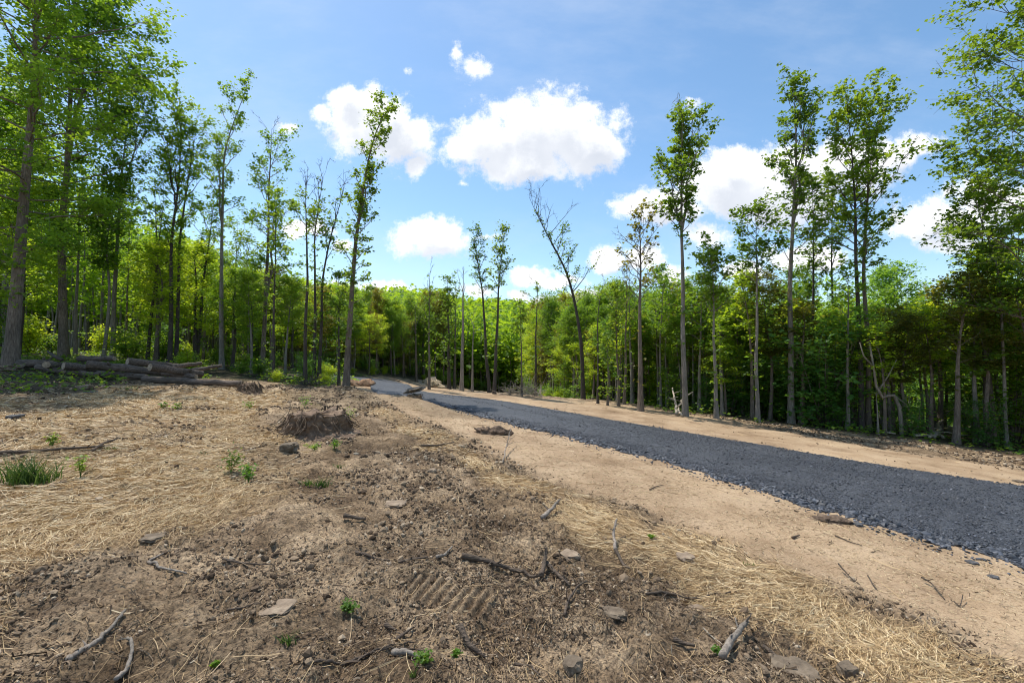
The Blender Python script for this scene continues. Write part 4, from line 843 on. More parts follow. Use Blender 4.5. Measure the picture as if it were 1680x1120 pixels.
def build_far_wood():
    rng = np.random.default_rng(33)
    # the deep wood past the trees one can tell apart: crowns of mixed greens on thin trunks
    def crowns(X, Y, Hh, rad, per, m, size, mt, nm, lab):
        n = len(X); z0 = H0(X, Y); C = []; cen = np.stack([X, Y, z0 + Hh * .62], -1)
        d = rng.normal(size=(n, per, 3)); d /= np.linalg.norm(d, axis=2, keepdims=True); d *= rng.uniform(.55, 1.0, (n, per, 1)) * (1 + .35 * rng.normal(size=(n, per, 1)) * .5)
        C = cen[:, None] + d * np.stack([rad, rad, Hh * .4], -1)[:, None]; sz = np.repeat(size, per)
        lv = leafset(C.reshape(-1, 3), m, np.repeat(rad * .22, per).mean(), sz, rng, .6, .7)
        rv = np.clip(np.repeat(rng.beta(1.6, 1.6, n), per * m * 2) * .75 + lv[2] * .25, 0, 1)
        return lv[0], lv[1], rv
    N = 1500; X = rng.uniform(-105, 105, N); Y = rng.uniform(36, 88, N); k = (sdf(FOREST, X, Y) > 3) & (np.hypot(X, Y) > 38) & (np.abs(X / Y) < 1.5); X, Y = X[k], Y[k]
    px = 840 + F * X / Y; z0 = H0(X, Y); tp = np.interp(px, [a for a, _ in TOP], [b for _, b in TOP])
    hh = np.clip(((580 - tp) / F * Y + EYE - z0) * rng.uniform(.6, 1.12, len(X)), 3, 19)
    V, F3, rv = crowns(X, Y, hh, rng.uniform(1.2, 2.6, len(X)), 34, 7, .30 + .003 * Y, LEAF_MIX, '', '')
    tag(link('deep_wood', mesh_np('deep_wood', V, None, F3, LEAF_MIX, False, rv)), 'mixed green crowns of trees deep in the wood', 'woodland', kind='stuff')
    s5 = np.linspace(0, 1, 5); Pt = np.stack([X[:, None] + rng.normal(0, .12, (len(X), 5)), Y[:, None] + rng.normal(0, .12, (len(X), 5)), z0[:, None] - .3 + hh[:, None] * .95 * s5[None]], -1)
    acc = Acc(); acc.add(*tubes(Pt, (rng.uniform(.09, .17, len(X))[:, None] * (1.05 - s5[None])), 5)); tag(link('deep_wood_trunks', acc.mesh('deep_wood_trunks', BARK_G)), 'thin grey trunks deep in the wood', 'woodland', kind='stuff')
    # woods on the hills far off
    N = 4200; r = 82 * (560 / 82) ** rng.random(N); a = rng.uniform(R(-60), R(60), N); X, Y = r * np.sin(a), r * np.cos(a); px = 840 + F * X / Y
    mead = (px > 380) & (px < 650) & (r > 190); k = ~mead; X, Y, r = X[k], Y[k], r[k]
    V, F3, rv = crowns(X, Y, rng.uniform(6, 11, len(X)) * (1 + r / 900), rng.uniform(2.6, 5.0, len(X)) * (1 + r / 350), 26, 4, .5 + .0065 * r, LEAF_MIX, '', '')
    tag(link('hill_wood', mesh_np('hill_wood', V, None, F3, LEAF_MIX, False, rv)), 'wood of pale spring green covering the hills far off', 'woodland', kind='stuff')
build_far_wood()

# ------------------------------------------------------------------ logs, stumps, stones, sticks
def build_logs():
    rng = random.Random(3)
    logs = [  # ends as (px, py, depth), radius in px at F, bark, label
        ((236, 622, 15.6), (398, 628.5, 15.2), 5.6, 'long straight log lying lowest in front at the right of the pile'),
        ((143, 598, 15.3), (288, 613, 16.5), 7.4, 'thick log with a dark cut end left of the middle of the pile'),
        ((246, 602, 15.1), (332, 613.5, 16.5), 7.0, 'short thick log with a pale cut end facing the camera'),
        ((209, 593, 16.3), (292, 601, 17.6), 6.4, 'log with a dark hollow end on top behind the pale cut end'),
        ((104, 600, 15.6), (176, 607, 16.8), 6.5, 'dark log between the two dark cut ends on the left half'),
        ((76, 598, 15.9), (106, 599, 17.0), 6.2, 'stubby log with a round dark end above the low dark log'),
        ((32, 596, 17.2), (84, 595.5, 17.1), 7.0, 'thick log running behind the foot of the thickest trunk'),
        ((130, 588.5, 18.2), (188, 588, 18.0), 5.0, 'thin pale log lying highest at the back of the pile'),
        ((160, 613, 16.0), (240, 618, 15.7), 5.4, 'dark log low in front between the green weeds and the long log'),
        ((62, 602, 16.3), (104, 609, 16.1), 5.2, 'small log leaning at the left end of the pile'),
        ((115, 609, 16.0), (163, 615.5, 15.9), 5.0, 'low dark log half buried in the weeds'),
        ((284, 601, 17.0), (331, 596, 17.6), 3.8, 'thin log pointing up to the right behind the pale cut end'),
        ((306, 608.5, 16.4), (364, 599.5, 16.9), 3.2, 'pale thin pole rising toward the tall pale trunk'),
        ((190, 602, 16.8), (262, 611, 16.2), 5.8, 'reddish log wedged under the logs with the cut ends'),
        ((268, 612, 16.2), (322, 617.5, 15.9), 4.6, 'log tucked behind the right part of the long straight log'),
    ]
    for (a, b, rp, lab) in logs:
        A = at(*a); B = at(*b); r0 = rp * A[1] / F; n = 9; s = np.linspace(0, 1, n)[:, None]; lng = np.linalg.norm(B - A)
        P = A * (1 - s) + B * s; off = np.array([[rng.gauss(0, .012 * lng), rng.gauss(0, .012 * lng), rng.gauss(0, .006 * lng)] for _ in range(n)]); off[0] = off[-1] = 0; P = P + off
        c = (A + B) / 2; P = P - c; rad = r0 * (1 - .22 * s[:, 0]) * np.array([rng.uniform(.94, 1.06) for _ in range(n)])
        e = empty('log', tuple(c), lab, 'log', 'logs of the pile at the edge of the wood')
        acc = Acc(); tube1(acc, P, rad, 14, False)
        for _ in range(2):   # knots left by cut limbs
            t = rng.uniform(.2, .9); q = A * (1 - t) + B * t - c; d = np.array([rng.gauss(0, 1), -abs(rng.gauss(0, 1)), rng.gauss(.4, .8)]); d /= np.linalg.norm(d); tube1(acc, np.array([q, q + d * r0 * 1.15, q + d * r0 * 1.4]), np.array([.35, .3, .25]) * r0, 7)
        link('bark', acc.mesh('bark', BARK_LOG), e)
        for q0, q1, rr in ((P[0], P[1], rad[0]), (P[-1], P[-2], rad[-1])):
            ac = Acc(); d = (q0 - q1) / np.linalg.norm(q0 - q1); tube1(ac, np.array([q0 - d * .01, q0 + d * .004]), np.array([rr * .95, rr * .93]), 14)
            link('cut_end', ac.mesh('cut_end', CUT, False), e)
    e = [at(78, 576, 16.9), at(88, 583, 16.7), at(101, 590, 16.5)]; ac = Acc(); c = e[1]; tube1(ac, np.array(e) - c, np.array([.035, .055, .07]), 8)
    tube1(ac, np.array([at(90, 584, 16.7), at(84, 587, 16.6), at(76, 592, 16.5)]) - c, np.array([.04, .03, .02]), 6)
    o = link('broken_branch', ac.mesh('broken_branch', BARK_D), None, tuple(c)); tag(o, 'dark broken branch propped on the left end of the log pile', 'branch')
build_logs()

def blob(rng, N, size, amp, flat=1.0, seed=0, sub=3, freq=2.2):
    import bmesh
    bm = bmesh.new(); bmesh.ops.create_icosphere(bm, subdivisions=sub, radius=1)
    V = np.array([v.co for v in bm.verts]); Fc = np.array([[v.index for v in f.verts] for f in bm.faces]); bm.free()
    d = 1 + amp * (fbm(V[:, 0] * freq + V[:, 2] * 1.7, V[:, 1] * freq - V[:, 2] * 1.3, seed, 5, .6) * 1.6)
    V = V * d[:, None] * np.array(size); return V, Fc
def rock(px, py, w, h, lab, mt=STONE, seed=1, name='rock', rz=0, dep=1.0, sink=.3, sq=.35, p=None):
    p = G(px, py) if p is None else p; c = p[1] / F; W = w * c / 2; Hh = h * c / 2
    V, Fc = blob(None, 0, (1, dep, 1), .45, seed=seed, sub=3, freq=2.4)
    V = np.sign(V) * np.abs(V) ** (1 - sq); V[:, 2] = np.clip(V[:, 2], -.8, .75 + .15 * V[:, 0]); V = V * np.array([W, W, Hh])
    z = H1(p[0], p[1]) if len(p) < 3 or p[2] is None or True else p[2]
    me = mesh_np(name, V, None, Fc, mt, False); o = link(name, me, None, (p[0], p[1], z + Hh * (1 - sink * 2 + .2))); o.rotation_euler = (0, 0, rz)
    return tag(o, lab, 'rock')
def build_rocks():
    rock(18, 607, 30, 12, 'grey stone at the foot of the thickest grey trunk', seed=2, rz=.2)
    rock(140, 636, 20, 9, 'flat pale stone in the shade below the left of the log pile', STONE_T, seed=3)
    rock(151, 644, 16, 7, 'dark flat stone just below the pale one under the log pile', STONE_D, seed=4)
    rock(25, 684, 20, 8, 'dark stone on the straw at the left edge', STONE_D, seed=5)
    rock(475, 744, 25, 16, 'rounded grey stone standing below the large stump', seed=6)
    rock(175, 616, 26, 6, 'flat tan slab in front of the dark low log', STONE_T, seed=16)
    rock(251, 888, 32, 8, 'flat brown stone lying on the straw at left', seed=7, rz=.2)
    rock(936, 913, 28, 11, 'pale wedge shaped stone right of the forked branch', STONE_T, seed=8, rz=.5)
    rock(938, 1094, 28, 26, 'pale angular stone standing up near the bottom of the clearing', STONE, seed=9, rz=.6)
    rock(1003, 1006, 46, 9, 'long weathered brown slab casting a dark shadow below the forked branch', STONE, seed=10, rz=-.5, dep=.42)
    rock(710, 782, 12, 10, 'small pinkish stone in the middle of the bare soil', STONE_T, seed=11)
    rock(648, 832, 30, 7, 'flat tan stone pressed in the bare soil left of the wheel rut', STONE_T, seed=12)
    rock(1408, 862, 0.1 + 13, 6, 'lone dark stone near the road edge below the brown grass patch', STONE_D, seed=13)
    rock(1630, 946, 12, 5, 'lone blue grey stone on the verge nearest the right edge', STONE_D, seed=14)
    rock(1594, 922, 14, 5, 'blue grey stone just off the road edge at right', STONE_D, seed=15)
    rock(1124, 916, 26, 9, 'flat tan stone poking through the straw band', STONE_T, seed=17)
    rock(1142, 992, 22, 9, 'rounded tan stone below the straw band', STONE_T, seed=18)
    rock(1300, 1100, 60, 6, 'broad dark flat stone sunk in the soil at bottom right', STONE, seed=20, sink=.42)
    rock(1392, 1104, 24, 26, 'grey stone with a dark hollow beside it at the bottom right', STONE, seed=21)
    rock(455, 1013, 46, 6, 'broad pale flat stone level with the soil at bottom left', STONE_T, seed=22, sink=.42)
    rock(1670, 790, 12, 5, 'pale stone on the verge beyond the road at right', STONE, seed=23)
build_rocks()

def stump(px, py, wpx, hpx, lab, mt, seed, name='tree_stump', nroots=14, top=True, topm=CUT, topr=.8, cat='stump'):
    p = base_of(px, py); c = p[1] / F; r0 = wpx * c / 2; Hh = hpx * c; rng = np.random.default_rng(seed)
    e = empty(name, tuple(p), lab, cat); n, m = 64, 18; an = np.linspace(0, 2 * np.pi, n, endpoint=False); t = np.linspace(0, 1, m)
    T, A = np.meshgrid(t, an, indexing='ij'); prof = 1.0 - (1 - topr) * T ** .6 + .25 * np.exp(-T / .12)
    rr = r0 * prof * (1 + .26 * fbm(np.cos(A) * 2.2, np.sin(A) * 2.2 + T * .6, seed, 4) + .30 * fbm(np.cos(A) * 6, np.sin(A) * 6 + T * 4, seed + 3, 4))
    Z = T * Hh * (1 + .35 * fbm(np.cos(A) * 2, np.sin(A) * 2, seed + 5, 3)) - .08; V = np.stack([rr * np.cos(A), rr * np.sin(A), Z], -1)
    i = np.arange(m - 1)[:, None] * n; a = np.arange(n)[None]; a2 = (a + 1) % n; F4 = np.stack([i + a, i + a2, i + n + a2, i + n + a], -1).reshape(-1, 4)
    acc = Acc(); acc.add(V.reshape(-1, 3), F4)
    link('body', acc.mesh('body', mt), e)
    # the top: a rough disc set inside the rim
    q = V[-1]; c0 = q.mean(0); rings = [q + [0, 0, -.004], c0 + (q - c0) * .7 + [0, 0, -.03 * (not top)], c0 + (q - c0) * .35 + rng.normal(0, .012, q.shape) + [0, 0, -.05 * (not top)], c0[None] + [0, 0, -.02]]
    rings[1][:, 2] += rng.normal(0, .01, n)
    VV = np.vstack(rings); F4b = []
    for k in range(2):
        for b in range(n): F4b.append([k * n + b, k * n + (b + 1) % n, (k + 1) * n + (b + 1) % n, (k + 1) * n + b])
    F3 = [[2 * n + b, 2 * n + (b + 1) % n, 3 * n] for b in range(n)]
    link('cut_face' if top else 'soil_cap', mesh_np('cut_face', VV, np.array(F4b), np.array(F3), topm, True), e)
    for k in range(nroots):
        a = rng.uniform(0, 6.28); s = np.linspace(0, 1, 6); L_ = r0 * rng.uniform(.1, .6); z0 = Hh * rng.uniform(.3, 1.05); rs = r0 * (1 - (1 - topr) * z0 / Hh * .9) * rng.uniform(.96, 1.06)
        rd = rs + L_ * s; P = np.stack([np.cos(a + s * rng.normal(0, .35)) * rd, np.sin(a + s * rng.normal(0, .35)) * rd, z0 * (1 - s) ** 1.5 + .01], -1) + rng.normal(0, .02 * r0, (6, 3))
        ac = Acc(); tube1(ac, P, (r0 * rng.uniform(.008, .032)) * (1 - s * .8), 6); link('root', ac.mesh('root', ROOTS), e)
    return e
def build_stumps():
    stump(520, 708, 104, 36, 'large ragged stump wrapped in roots and mud in the middle of the clearing', MUD_S, 5, nroots=70, top=False, topm=MUD_S, topr=.78)
    stump(408, 645, 48, 17, 'dark root mass at the right end of the long log', ROOTS, 8, 'root_mass', nroots=60, top=False, topm=MUD, topr=.45, cat='stump')
    stump(680, 660, 28, 12, 'tan stump with a slab of rock on top beside the road', MUD_O, 12, nroots=6, top=True, topm=CUT, topr=.8)
    p = base_of(680, 660); c = p[1] / F; V, Fc = blob(None, 0, (1, 1, 1), .5, seed=31, sub=3, freq=1.2); V[:, 2] = np.clip(V[:, 2], -.6, .6); V *= np.array([15 * c, 13 * c, 5 * c])
    o = link('flat_rock', mesh_np('flat_rock', V, None, Fc, STONE, False), None, (p[0] - 1.5 * c, p[1], p[2] + 15.5 * c)); o.rotation_euler = (.05, -.16, .3); tag(o, 'grey slab of rock balanced on the tan stump beside the road', 'rock')
    for (px, py, w, h, lab, mt, sd_) in ((803, 711, 34, 9, 'clump of dark turned soil on the tan verge, left of two', MUD, 3), (829, 713, 20, 8, 'small clump of dark turned soil on the tan verge, right of two', MUD, 4),
                                 (705, 634, 46, 11, 'pale spoil heap beyond the road bend', PALE, 6), (585, 632, 40, 9, 'orange soil bank between the leaning tree and the road bend', MUD_O, 7), (1355, 853, 44, 6, 'patch of flattened brown grass and soil at the road edge', MUD, 9)):
        p = G(px, py); c = p[1] / F; V, Fc = blob(None, 0, (1, .8, 1), .75, seed=sd_, sub=4, freq=2.6); V *= np.array([w * c / 2, w * c / 2, h * c])
        o = link('soil_heap', mesh_np('soil_heap', V, None, Fc, mt, True), None, (p[0], p[1], H1(p[0], p[1]) - h * c * .1)); tag(o, lab, 'soil heap')
build_stumps()

def stick(pix, rpx, lab, name='fallen_branch', mt=BARK_STICK, seed=1, tw=3, lift=0.0, cat='branch', up=None):
    """A stick lying along a line of photograph pixels on the ground; up: height of each point over the ground, in pixels."""
    rng = np.random.default_rng(seed); Q = []
    for i, (a, b) in enumerate(pix):
        g = G(a, b); g[2] = H1(g[0], g[1]) + rpx * g[1] / F * .7 + lift + (up[i] * g[1] / F if up else 0); Q.append(g)
    Q = np.array(Q); s = np.linspace(0, 1, len(Q)); n = 5 * len(Q); t = np.linspace(0, 1, n); P = np.stack([np.interp(t, s, Q[:, k]) for k in range(3)], -1)
    for _ in range(3): P[1:-1] = (P[:-2] + 2 * P[1:-1] + P[2:]) / 4
    gz = np.array([max(HT(P[k, 0] + dx, P[k, 1] + dy)[0] for dx, dy in ((0, 0), (.02, 0), (-.02, 0), (0, .02))) for k in range(n)]); floor_ = gz + rpx * Q[:, 1].mean() / F * .32
    P[:, 2] = np.maximum(P[:, 2], floor_)
    c = P.mean(0); sc = Q[:, 1].mean() / F; L_ = np.linalg.norm(P[-1] - P[0])
    P += rng.normal(0, .006 * L_, P.shape) * np.array([1, 1, .3]); r = rpx * sc / 2 * (1 - .55 * t) * rng.uniform(.85, 1.15, n)
    o = empty(name, tuple(c), lab, cat)
    acc = Acc(); tube1(acc, P - c, r, 8); link('stem', acc.mesh('stem', mt), o)
    for k in range(tw):
        i = rng.integers(n // 5, n - 1); d = rng.normal(0, 1, 3); d[2] = abs(d[2]) * .5 + .1; d /= np.linalg.norm(d); l = L_ * rng.uniform(.08, .25); s4 = np.linspace(0, 1, 4)[:, None]
        q = P[i] - c + d * l * s4 + rng.normal(0, .08 * l, (4, 3)) * s4; ac = Acc(); tube1(ac, q, r[i] * .55 * (1 - .7 * s4[:, 0]), 5); link('twig', ac.mesh('twig', mt), o)
    return o
def build_sticks():
    S = stick
    S([(757, 921), (800, 925), (840, 931), (870, 942), (888, 948)], 9, 'thick dark branch lying in the middle foreground with a forked end', seed=1, tw=4)
    S([(888, 950), (893, 935), (897, 926)], 9, 'upright stub at the forked end of the thick dark branch', seed=2, tw=2, up=[0, 8, 22])
    S([(896, 930), (912, 944), (935, 962)], 8, 'dark root running down right from the thick dark branch', seed=3, tw=3)
    S([(498, 1106), (550, 1098), (585, 1086), (612, 1072), (650, 1064), (680, 1062)], 5, 'long pale bent root in the bottom centre', seed=4, tw=3)
    S([(560, 1095), (592, 1078), (622, 1074), (650, 1070), (700, 1078)], 4.5, 'thin root crossing the long pale bent root', seed=5, tw=2)
    S([(644, 1078), (668, 1084), (690, 1090)], 11, 'short thick grey stick beside the bent roots', seed=6, tw=0, mt=BARK_DEAD)
    S([(583, 911), (615, 919), (640, 923)], 5, 'thin dark stick left of the cleat prints', seed=7, tw=1)
    S([(655, 926), (680, 930), (702, 932)], 6, 'dark flat stick right of the thin one above the cleat prints', seed=8, tw=2)
    S([(717, 924), (730, 915), (742, 906)], 6, 'pale short stick pointing up right, left of the thick branch', seed=9, tw=1, mt=BARK_DEAD)
    S([(0, 750), (50, 746), (110, 742), (170, 738)], 7, 'long dark pole on the straw at the left edge', seed=10, tw=2)
    S([(150, 742), (170, 736), (198, 728)], 5, 'twiggy branch end at the right tip of the long dark pole', seed=11, tw=7, up=[0, 3, 8])
    S([(110, 1100), (135, 1086), (160, 1066), (182, 1044), (205, 1022)], 10, 'long grey rotten branch at bottom left', seed=12, tw=2, mt=BARK_DEAD)
    S([(190, 1118), (206, 1108), (218, 1086), (208, 1060)], 8, 'curved grey branch right of the long rotten branch', seed=13, tw=3, mt=BARK_DEAD)
    S([(243, 922), (262, 934), (285, 944), (308, 948)], 5, 'pale curved twig below the flat brown stone', seed=14, tw=1, mt=BARK_DEAD)
    S([(245, 922), (262, 912), (280, 904)], 4, 'pale twig rising from the curved twig below the brown stone', seed=15, tw=1, mt=BARK_DEAD)
    S([(365, 928), (400, 934), (450, 935)], 4, 'thin dark curved twig in the bare soil left of centre', seed=16, tw=1)
    S([(372, 1000), (400, 1004), (428, 1010)], 4, 'thin dark twig left of the broad pale flat stone', seed=17, tw=1)
    S([(1010, 905), (1006, 888), (1012, 878)], 6, 'forked pale root sticking up at the edge of the straw band', seed=18, tw=4, mt=BARK_DEAD, up=[0, 12, 26])
    S([(1010, 904), (1022, 924), (1034, 934)], 6, 'dark root trailing from the forked pale root', seed=19, tw=2)
    S([(890, 858), (905, 848), (918, 842)], 8, 'pale stub of root in the dark clods above the thick branch', seed=20, tw=4, mt=BARK_DEAD, up=[0, 4, 12])
    S([(925, 1010), (932, 990), (946, 972), (962, 960)], 5, 'crooked dark twig right of the cleat prints', seed=21, tw=2, up=[0, 3, 5, 8])
    S([(1186, 1086), (1198, 1070), (1215, 1056), (1228, 1048)], 13, 'broken pale chunk of root wood at bottom right', seed=22, tw=4, mt=BARK_DEAD, up=[0, 6, 8, 8])
    S([(1105, 1050), (1120, 1056), (1140, 1062)], 9, 'dark short stick left of the broken pale chunk', seed=23, tw=1)
    S([(1252, 1064), (1268, 1074), (1280, 1084)], 8, 'dark stick right of the broken pale chunk', seed=24, tw=1)
    S([(1060, 978), (1090, 974), (1130, 976), (1200, 975)], 5, 'long dark root lying across below the straw band', seed=25, tw=4)
    S([(1153, 1030), (1166, 1042), (1186, 1060)], 3, 'thin straight straw coloured stick above the broken pale chunk', seed=26, tw=0, mt=WHITEWOOD)
    S([(840, 1084), (862, 1088), (885, 1106)], 6, 'dark curved root at the bottom edge right of centre', seed=27, tw=3)
    S([(755, 1045), (768, 1066), (797, 1075)], 11, 'dark knotty root end at the bottom centre', seed=28, tw=3, up=[16, 2, 0])
    S([(632, 1018), (650, 1026)], 8, 'short dark peg of wood below the cleat prints', seed=29, tw=0)
    S([(650, 1050), (664, 1036), (678, 1024)], 6, 'dark diagonal stick below the cleat prints', seed=30, tw=1)
    S([(565, 862), (600, 867)], 8, 'short dark stick in the bare soil above the thin dark stick', seed=31, tw=0)
    S([(690, 734), (720, 732), (745, 728)], 4, 'thin dark stick on the patchy straw below the rock topped stump', seed=32, tw=1)
    S([(1370, 882), (1395, 892), (1415, 898)], 2.5, 'thin dark stick on the tan verge below the brown grass patch', seed=33, tw=1)
    S([(1300, 884), (1312, 882)], 4, 'tiny dark stick on the tan verge', seed=34, tw=0)
    S([(1376, 935), (1394, 948), (1410, 958)], 2.6, 'wilted dark stalk lying on the tan verge, nearest the straw band', seed=35, tw=6, up=[10, 3, 0])
    S([(1424, 952), (1434, 962), (1440, 966)], 2.4, 'small wilted dark stalk in the middle of three on the verge', seed=36, tw=4, up=[8, 2, 0])
    S([(1512, 955), (1530, 964), (1550, 984)], 3, 'wilted green black stalk on the verge, rightmost of three', seed=37, tw=7, up=[6, 4, 0])
    S([(1565, 990), (1575, 996), (1580, 985)], 2.5, 'small forked black twig on the verge at right', seed=38, tw=2, up=[3, 0, 8])
    S([(825, 760), (832, 742), (838, 728)], 2.2, 'upright dead twig at the edge of the tan verge', seed=39, tw=8, up=[0, 12, 26], mt=BARK_DEAD)
    S([(1066, 804), (1076, 800), (1088, 798)], 2.2, 'small dark forked twig near the road edge', seed=40, tw=2)
    # dead wood at the edge of the trees
    S([(1110, 682), (1108, 678), (1104, 674)], 4.5, 'bare white forked branch standing beside the tall pale tree', 'bare_branch', WHITEWOOD, 41, 6, up=[0, 16, 34])
    S([(1118, 684), (1112, 680), (1120, 678), (1136, 676)], 3.5, 'white limb crossing the bare white forked branch', 'bare_branch', WHITEWOOD, 42, 3, up=[0, 8, 22, 30])
    for k, (a, b, u) in enumerate((((1512, 716), (1530, 712), 4), ((1525, 722), (1552, 708), 26), ((1535, 722), (1548, 704), 30), ((1500, 720), (1540, 722), 3), ((1548, 722), (1520, 714), 12))):
        S([a, ((a[0] + b[0]) / 2, (a[1] + b[1]) / 2), b], 4.5, ['low pale limb at the left of the dead branch pile', 'long pale limb leaning up to the right in the dead branch pile', 'steepest pale limb of the dead branch pile', 'pale limb lying flat under the dead branch pile', 'crossing limb of the dead branch pile leaning left'][k], 'dead_branch', WHITEWOOD, 50 + k, 5, up=[0, u * .5, u])
    S([(1442, 712), (1454, 714), (1470, 716)], 4, 'pale limb lying on the ground below the arched dead tree', 'dead_branch', WHITEWOOD, 60, 2)
    # arched dead tree
    p = base_of(1480, 716); c = p[1] / F
    pts = np.array([(0, 0, -10), (-1, 0, 20), (-3, .2, 45), (-12, .3, 64), (-22, .4, 63), (-30, .5, 60), (-40, .4, 78), (-44, .2, 110), (-50, 0, 150)], float) * c; e = empty('arched_dead_tree', tuple(p), 'arched pale dead tree bent over beside the big double trunk', 'dead tree')
    ac = Acc(); tube1(ac, pts, np.linspace(3.4, 1.3, 9) * c, 8); link('trunk', ac.mesh('trunk', BARK_DEAD), e)
    for q in (((-36, .4, 72), (-20, .3, 96), (-6, .2, 122)), ((-12, .3, 64), (4, 0, 52), (14, 0, 40)), ((-44, .2, 110), (-60, 0, 128), (-66, 0, 150))):
        ac = Acc(); tube1(ac, np.array(q, float) * c, np.array([1.6, 1.1, .6]) * c, 6); link('limb', ac.mesh('limb', BARK_DEAD), e)
build_sticks()

def brush_pile(px, py, wpx, hpx, lab, seed, n=110, mt=None):
    p = base_of(px, py); c = p[1] / F; rng = np.random.default_rng(seed); W = wpx * c / 2; Hh = hpx * c; P = []; Rr = []
    for i in range(n):
        q = np.array([rng.uniform(-W, W), rng.uniform(-.5, .5), 0]); hz = Hh * (1 - (abs(q[0]) / W) ** 2) * rng.random(); q[2] = hz * .6; d = rng.normal(0, 1, 3); d[2] = abs(d[2]) * .7; d /= np.linalg.norm(d); l = rng.uniform(.3, .9)
        s = np.linspace(0, 1, 5)[:, None]; P.append(q + d * l * s + rng.normal(0, .06, (5, 3)) * s); Rr.append(rng.uniform(.006, .018) * (1 - .7 * s[:, 0]))
    acc = Acc(); acc.add(*tubes(np.array(P), np.array(Rr), 4)); o = link('brush_pile', acc.mesh('brush_pile', mt or WHITEWOOD), None, tuple(p)); return tag(o, lab, 'brush pile')
brush_pile(858, 650, 64, 26, 'heap of tan dead brush between the crossed pair and the curved tree', 1, 170)
brush_pile(505, 634, 26, 14, 'small dark heap of brush behind the bare topped cluster', 2, 50, BARK_D)

def tuft(px, py, wpx, hpx, lab, seed, n=60, name='grass_tuft'):
    p = base_of(px, py); c = p[1] / F; rng = np.random.default_rng(seed); P = []
    b = rng.normal(0, wpx * c / 4, (n, 2)) * np.array([1, .6]); h = hpx * c * rng.uniform(.45, 1.1, n); lean = rng.normal(0, .45, (n, 2)) * h[:, None]; az = rng.uniform(0, 3.14, n); w = .0035 + .0006 * p[1]
    V = []; 
    for k, t in enumerate((0, .4, .75, 1)):
        x = b[:, 0] + lean[:, 0] * t ** 1.8; y = b[:, 1] + lean[:, 1] * t ** 1.8; z = h * (t - .12 * t * t) - .01; ww = w * (1 - t * .85)
        V.append(np.stack([x - np.cos(az) * ww, y - np.sin(az) * ww, z], -1)); V.append(np.stack([x + np.cos(az) * ww, y + np.sin(az) * ww, z], -1))
    V = np.stack(V, 1).reshape(-1, 3); i = np.arange(n)[:, None] * 8; j = np.arange(3)[None] * 2; F4 = np.stack([i + j, i + j + 1, i + j + 3, i + j + 2], -1).reshape(-1, 4)
    o = link(name, mesh_np(name, V, F4, None, GRASSM, False, np.repeat(rng.random(n), 3)), None, tuple(p)); return tag(o, lab, 'grass')
def seedling(px, py, wpx, hpx, lab, seed, n=18, lf=None, size=.042):
    p = base_of(px, py); c = p[1] / F; rng = np.random.default_rng(seed); acc = Acc(); C = []; Hh = hpx * c; W = wpx * c / 2
    for i in range(5):
        tipx = np.array([rng.normal(0, W * .5), rng.normal(0, W * .4), Hh * rng.uniform(.6, 1)]); s = np.linspace(0, 1, 5)[:, None]; q = tipx * s ** np.array([1.3, 1.3, 1]); q[0, 2] = -.02; tube1(acc, q, .004 * (1 - .6 * s[:, 0]), 5, False); C += [q[2], q[3], q[4]]
    e = empty('seedling', tuple(p), lab, 'seedling'); link('stem', acc.mesh('stem', LEAF_D), e); lv = leafset(np.array(C), n // 3, W * .35, size, rng, .5, 1.2); link('foliage', mesh_np('foliage', lv[0], None, lv[1], (LEAF if lf is LEAF_Y else lf) or LEAF_H, False, lv[2]), e)
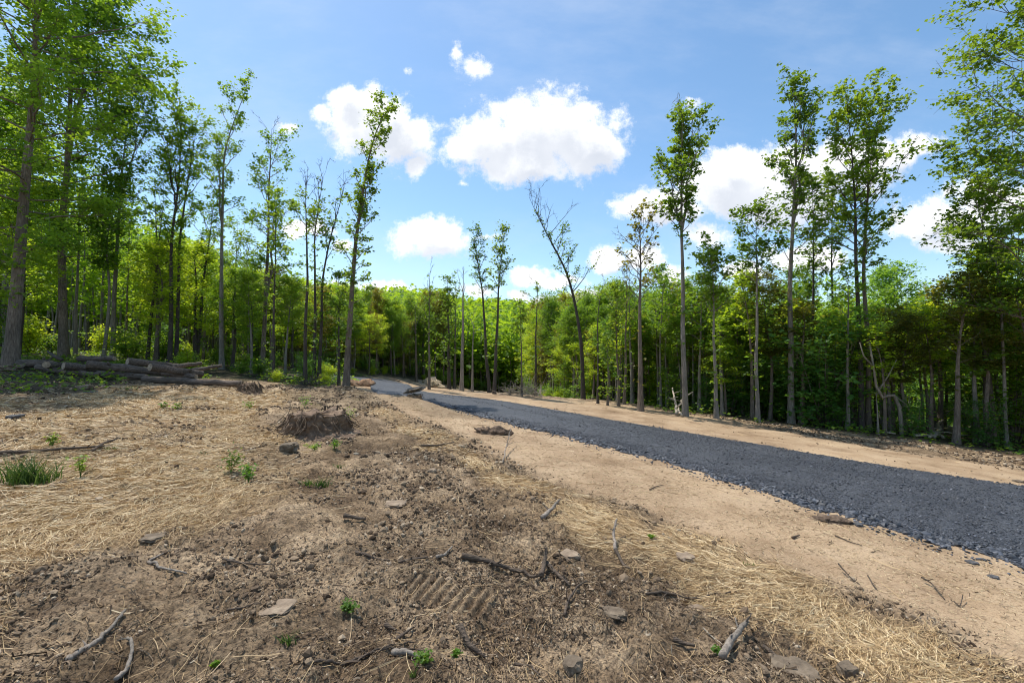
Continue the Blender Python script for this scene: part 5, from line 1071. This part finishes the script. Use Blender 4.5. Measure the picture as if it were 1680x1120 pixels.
def build_small_plants():
    tuft(38, 797, 66, 50, 'largest clump of dark green grass on the straw at left', 1, 220)
    tuft(72, 794, 44, 44, 'clump of dark green grass touching the right side of the largest one', 2, 80)
    tuft(94, 790, 4, 40, 'thin upright grass blades between the clump and the leafy weed', 3, 14)
    seedling(132, 790, 26, 36, 'leafy weed right of the grass clumps at left', 4)
    seedling(86, 732, 14, 22, 'small leafy weed behind the long dark pole', 5)
    seedling(378, 778, 30, 38, 'leafy seedling on the bare soil left of centre, left of two', 6, 30)
    seedling(408, 794, 26, 30, 'low leafy seedling on the bare soil left of centre, right of two', 7, 30, LEAF_D)
    seedling(268, 670, 10, 12, 'tiny weed on the straw in front of the log pile', 8); seedling(290, 674, 12, 12, 'tiny weed right of another on the straw field', 9)
    seedling(410, 672, 22, 14, 'weedy shoots in the straw below the root mass', 10); seedling(500, 668, 22, 20, 'weedy shoots behind the large stump', 11, 26, LEAF_Y); seedling(572, 692, 22, 24, 'leafy shoots against the right side of the large stump', 12, 24)
    seedling(548, 742, 16, 14, 'yellow green sprig below the large stump', 13, 20, LEAF_Y); seedling(515, 742, 16, 12, 'green sprig left of the yellow one below the large stump', 14)
    tuft(527, 802, 22, 22, 'grass tuft on the bare soil below the large stump', 15, 50); tuft(502, 800, 22, 10, 'low grass tuft left of the taller one below the stump', 16, 40); tuft(556, 765, 24, 8, 'flat grass tuft right below the sprigs', 17, 40)
    seedling(571, 1006, 22, 12, 'bright small weed in the bottom centre', 18, 21, LEAF_H, .028); tuft(473, 1070, 22, 26, 'grass tuft at the bottom left of centre', 19, 26); seedling(696, 1098, 30, 22, 'green weed beside the thick grey stick', 20, 24, LEAF_H, .024); tuft(680, 1116, 16, 20, 'grass tuft at the bottom edge below the thick grey stick', 21, 20)
    seedling(748, 1082, 10, 8, 'tiny green weed right of the bent roots', 22, 12, LEAF, .025); seedling(1178, 1072, 12, 10, 'tiny bright weed beside the broken pale chunk', 23, 12, LEAF_Y, .025); seedling(1068, 882, 10, 6, 'tiny green weed in the straw band', 24, 12, LEAF_Y, .025)
    tuft(1228, 926, 22, 10, 'olive grass tuft in the straw band', 25, 40); seedling(353, 1104, 8, 8, 'single bright leaf sprig at bottom left', 26, 9, LEAF_Y, .03)
    tuft(180, 738, 26, 8, 'thin green grass at the tip of the long dark pole', 27, 40); tuft(330, 744, 30, 6, 'faint green grass in the straw field centre', 28, 30); tuft(40, 640, 20, 8, 'low green grass in the shade by the thickest trunk', 29, 60); tuft(210, 640, 30, 7, 'low green grass below the log pile', 30, 50)
build_small_plants()
def build_mast():
    p = at(632, 489, 240.0); e = empty('radio_mast', (p[0], p[1], float(H0(p[0], p[1])) - 1), 'tiny thin mast on the far hill crest right of the leaning tree', 'mast'); h = at(632, 470, 240.0)[2] - (float(H0(p[0], p[1])) - 1)
    ac = Acc(); tube1(ac, np.array([(0, 0, 0), (0, 0, h * .5), (0, 0, h)]), np.array([.22, .16, .1]), 6); link('pole', ac.mesh('pole', BARK_D), e)
    ac = Acc(); tube1(ac, np.array([(-.9, 0, h * .93), (.9, 0, h * .93)]), np.array([.09, .09]), 5); link('crossbar', ac.mesh('crossbar', BARK_D), e)
build_mast()
number_labels()
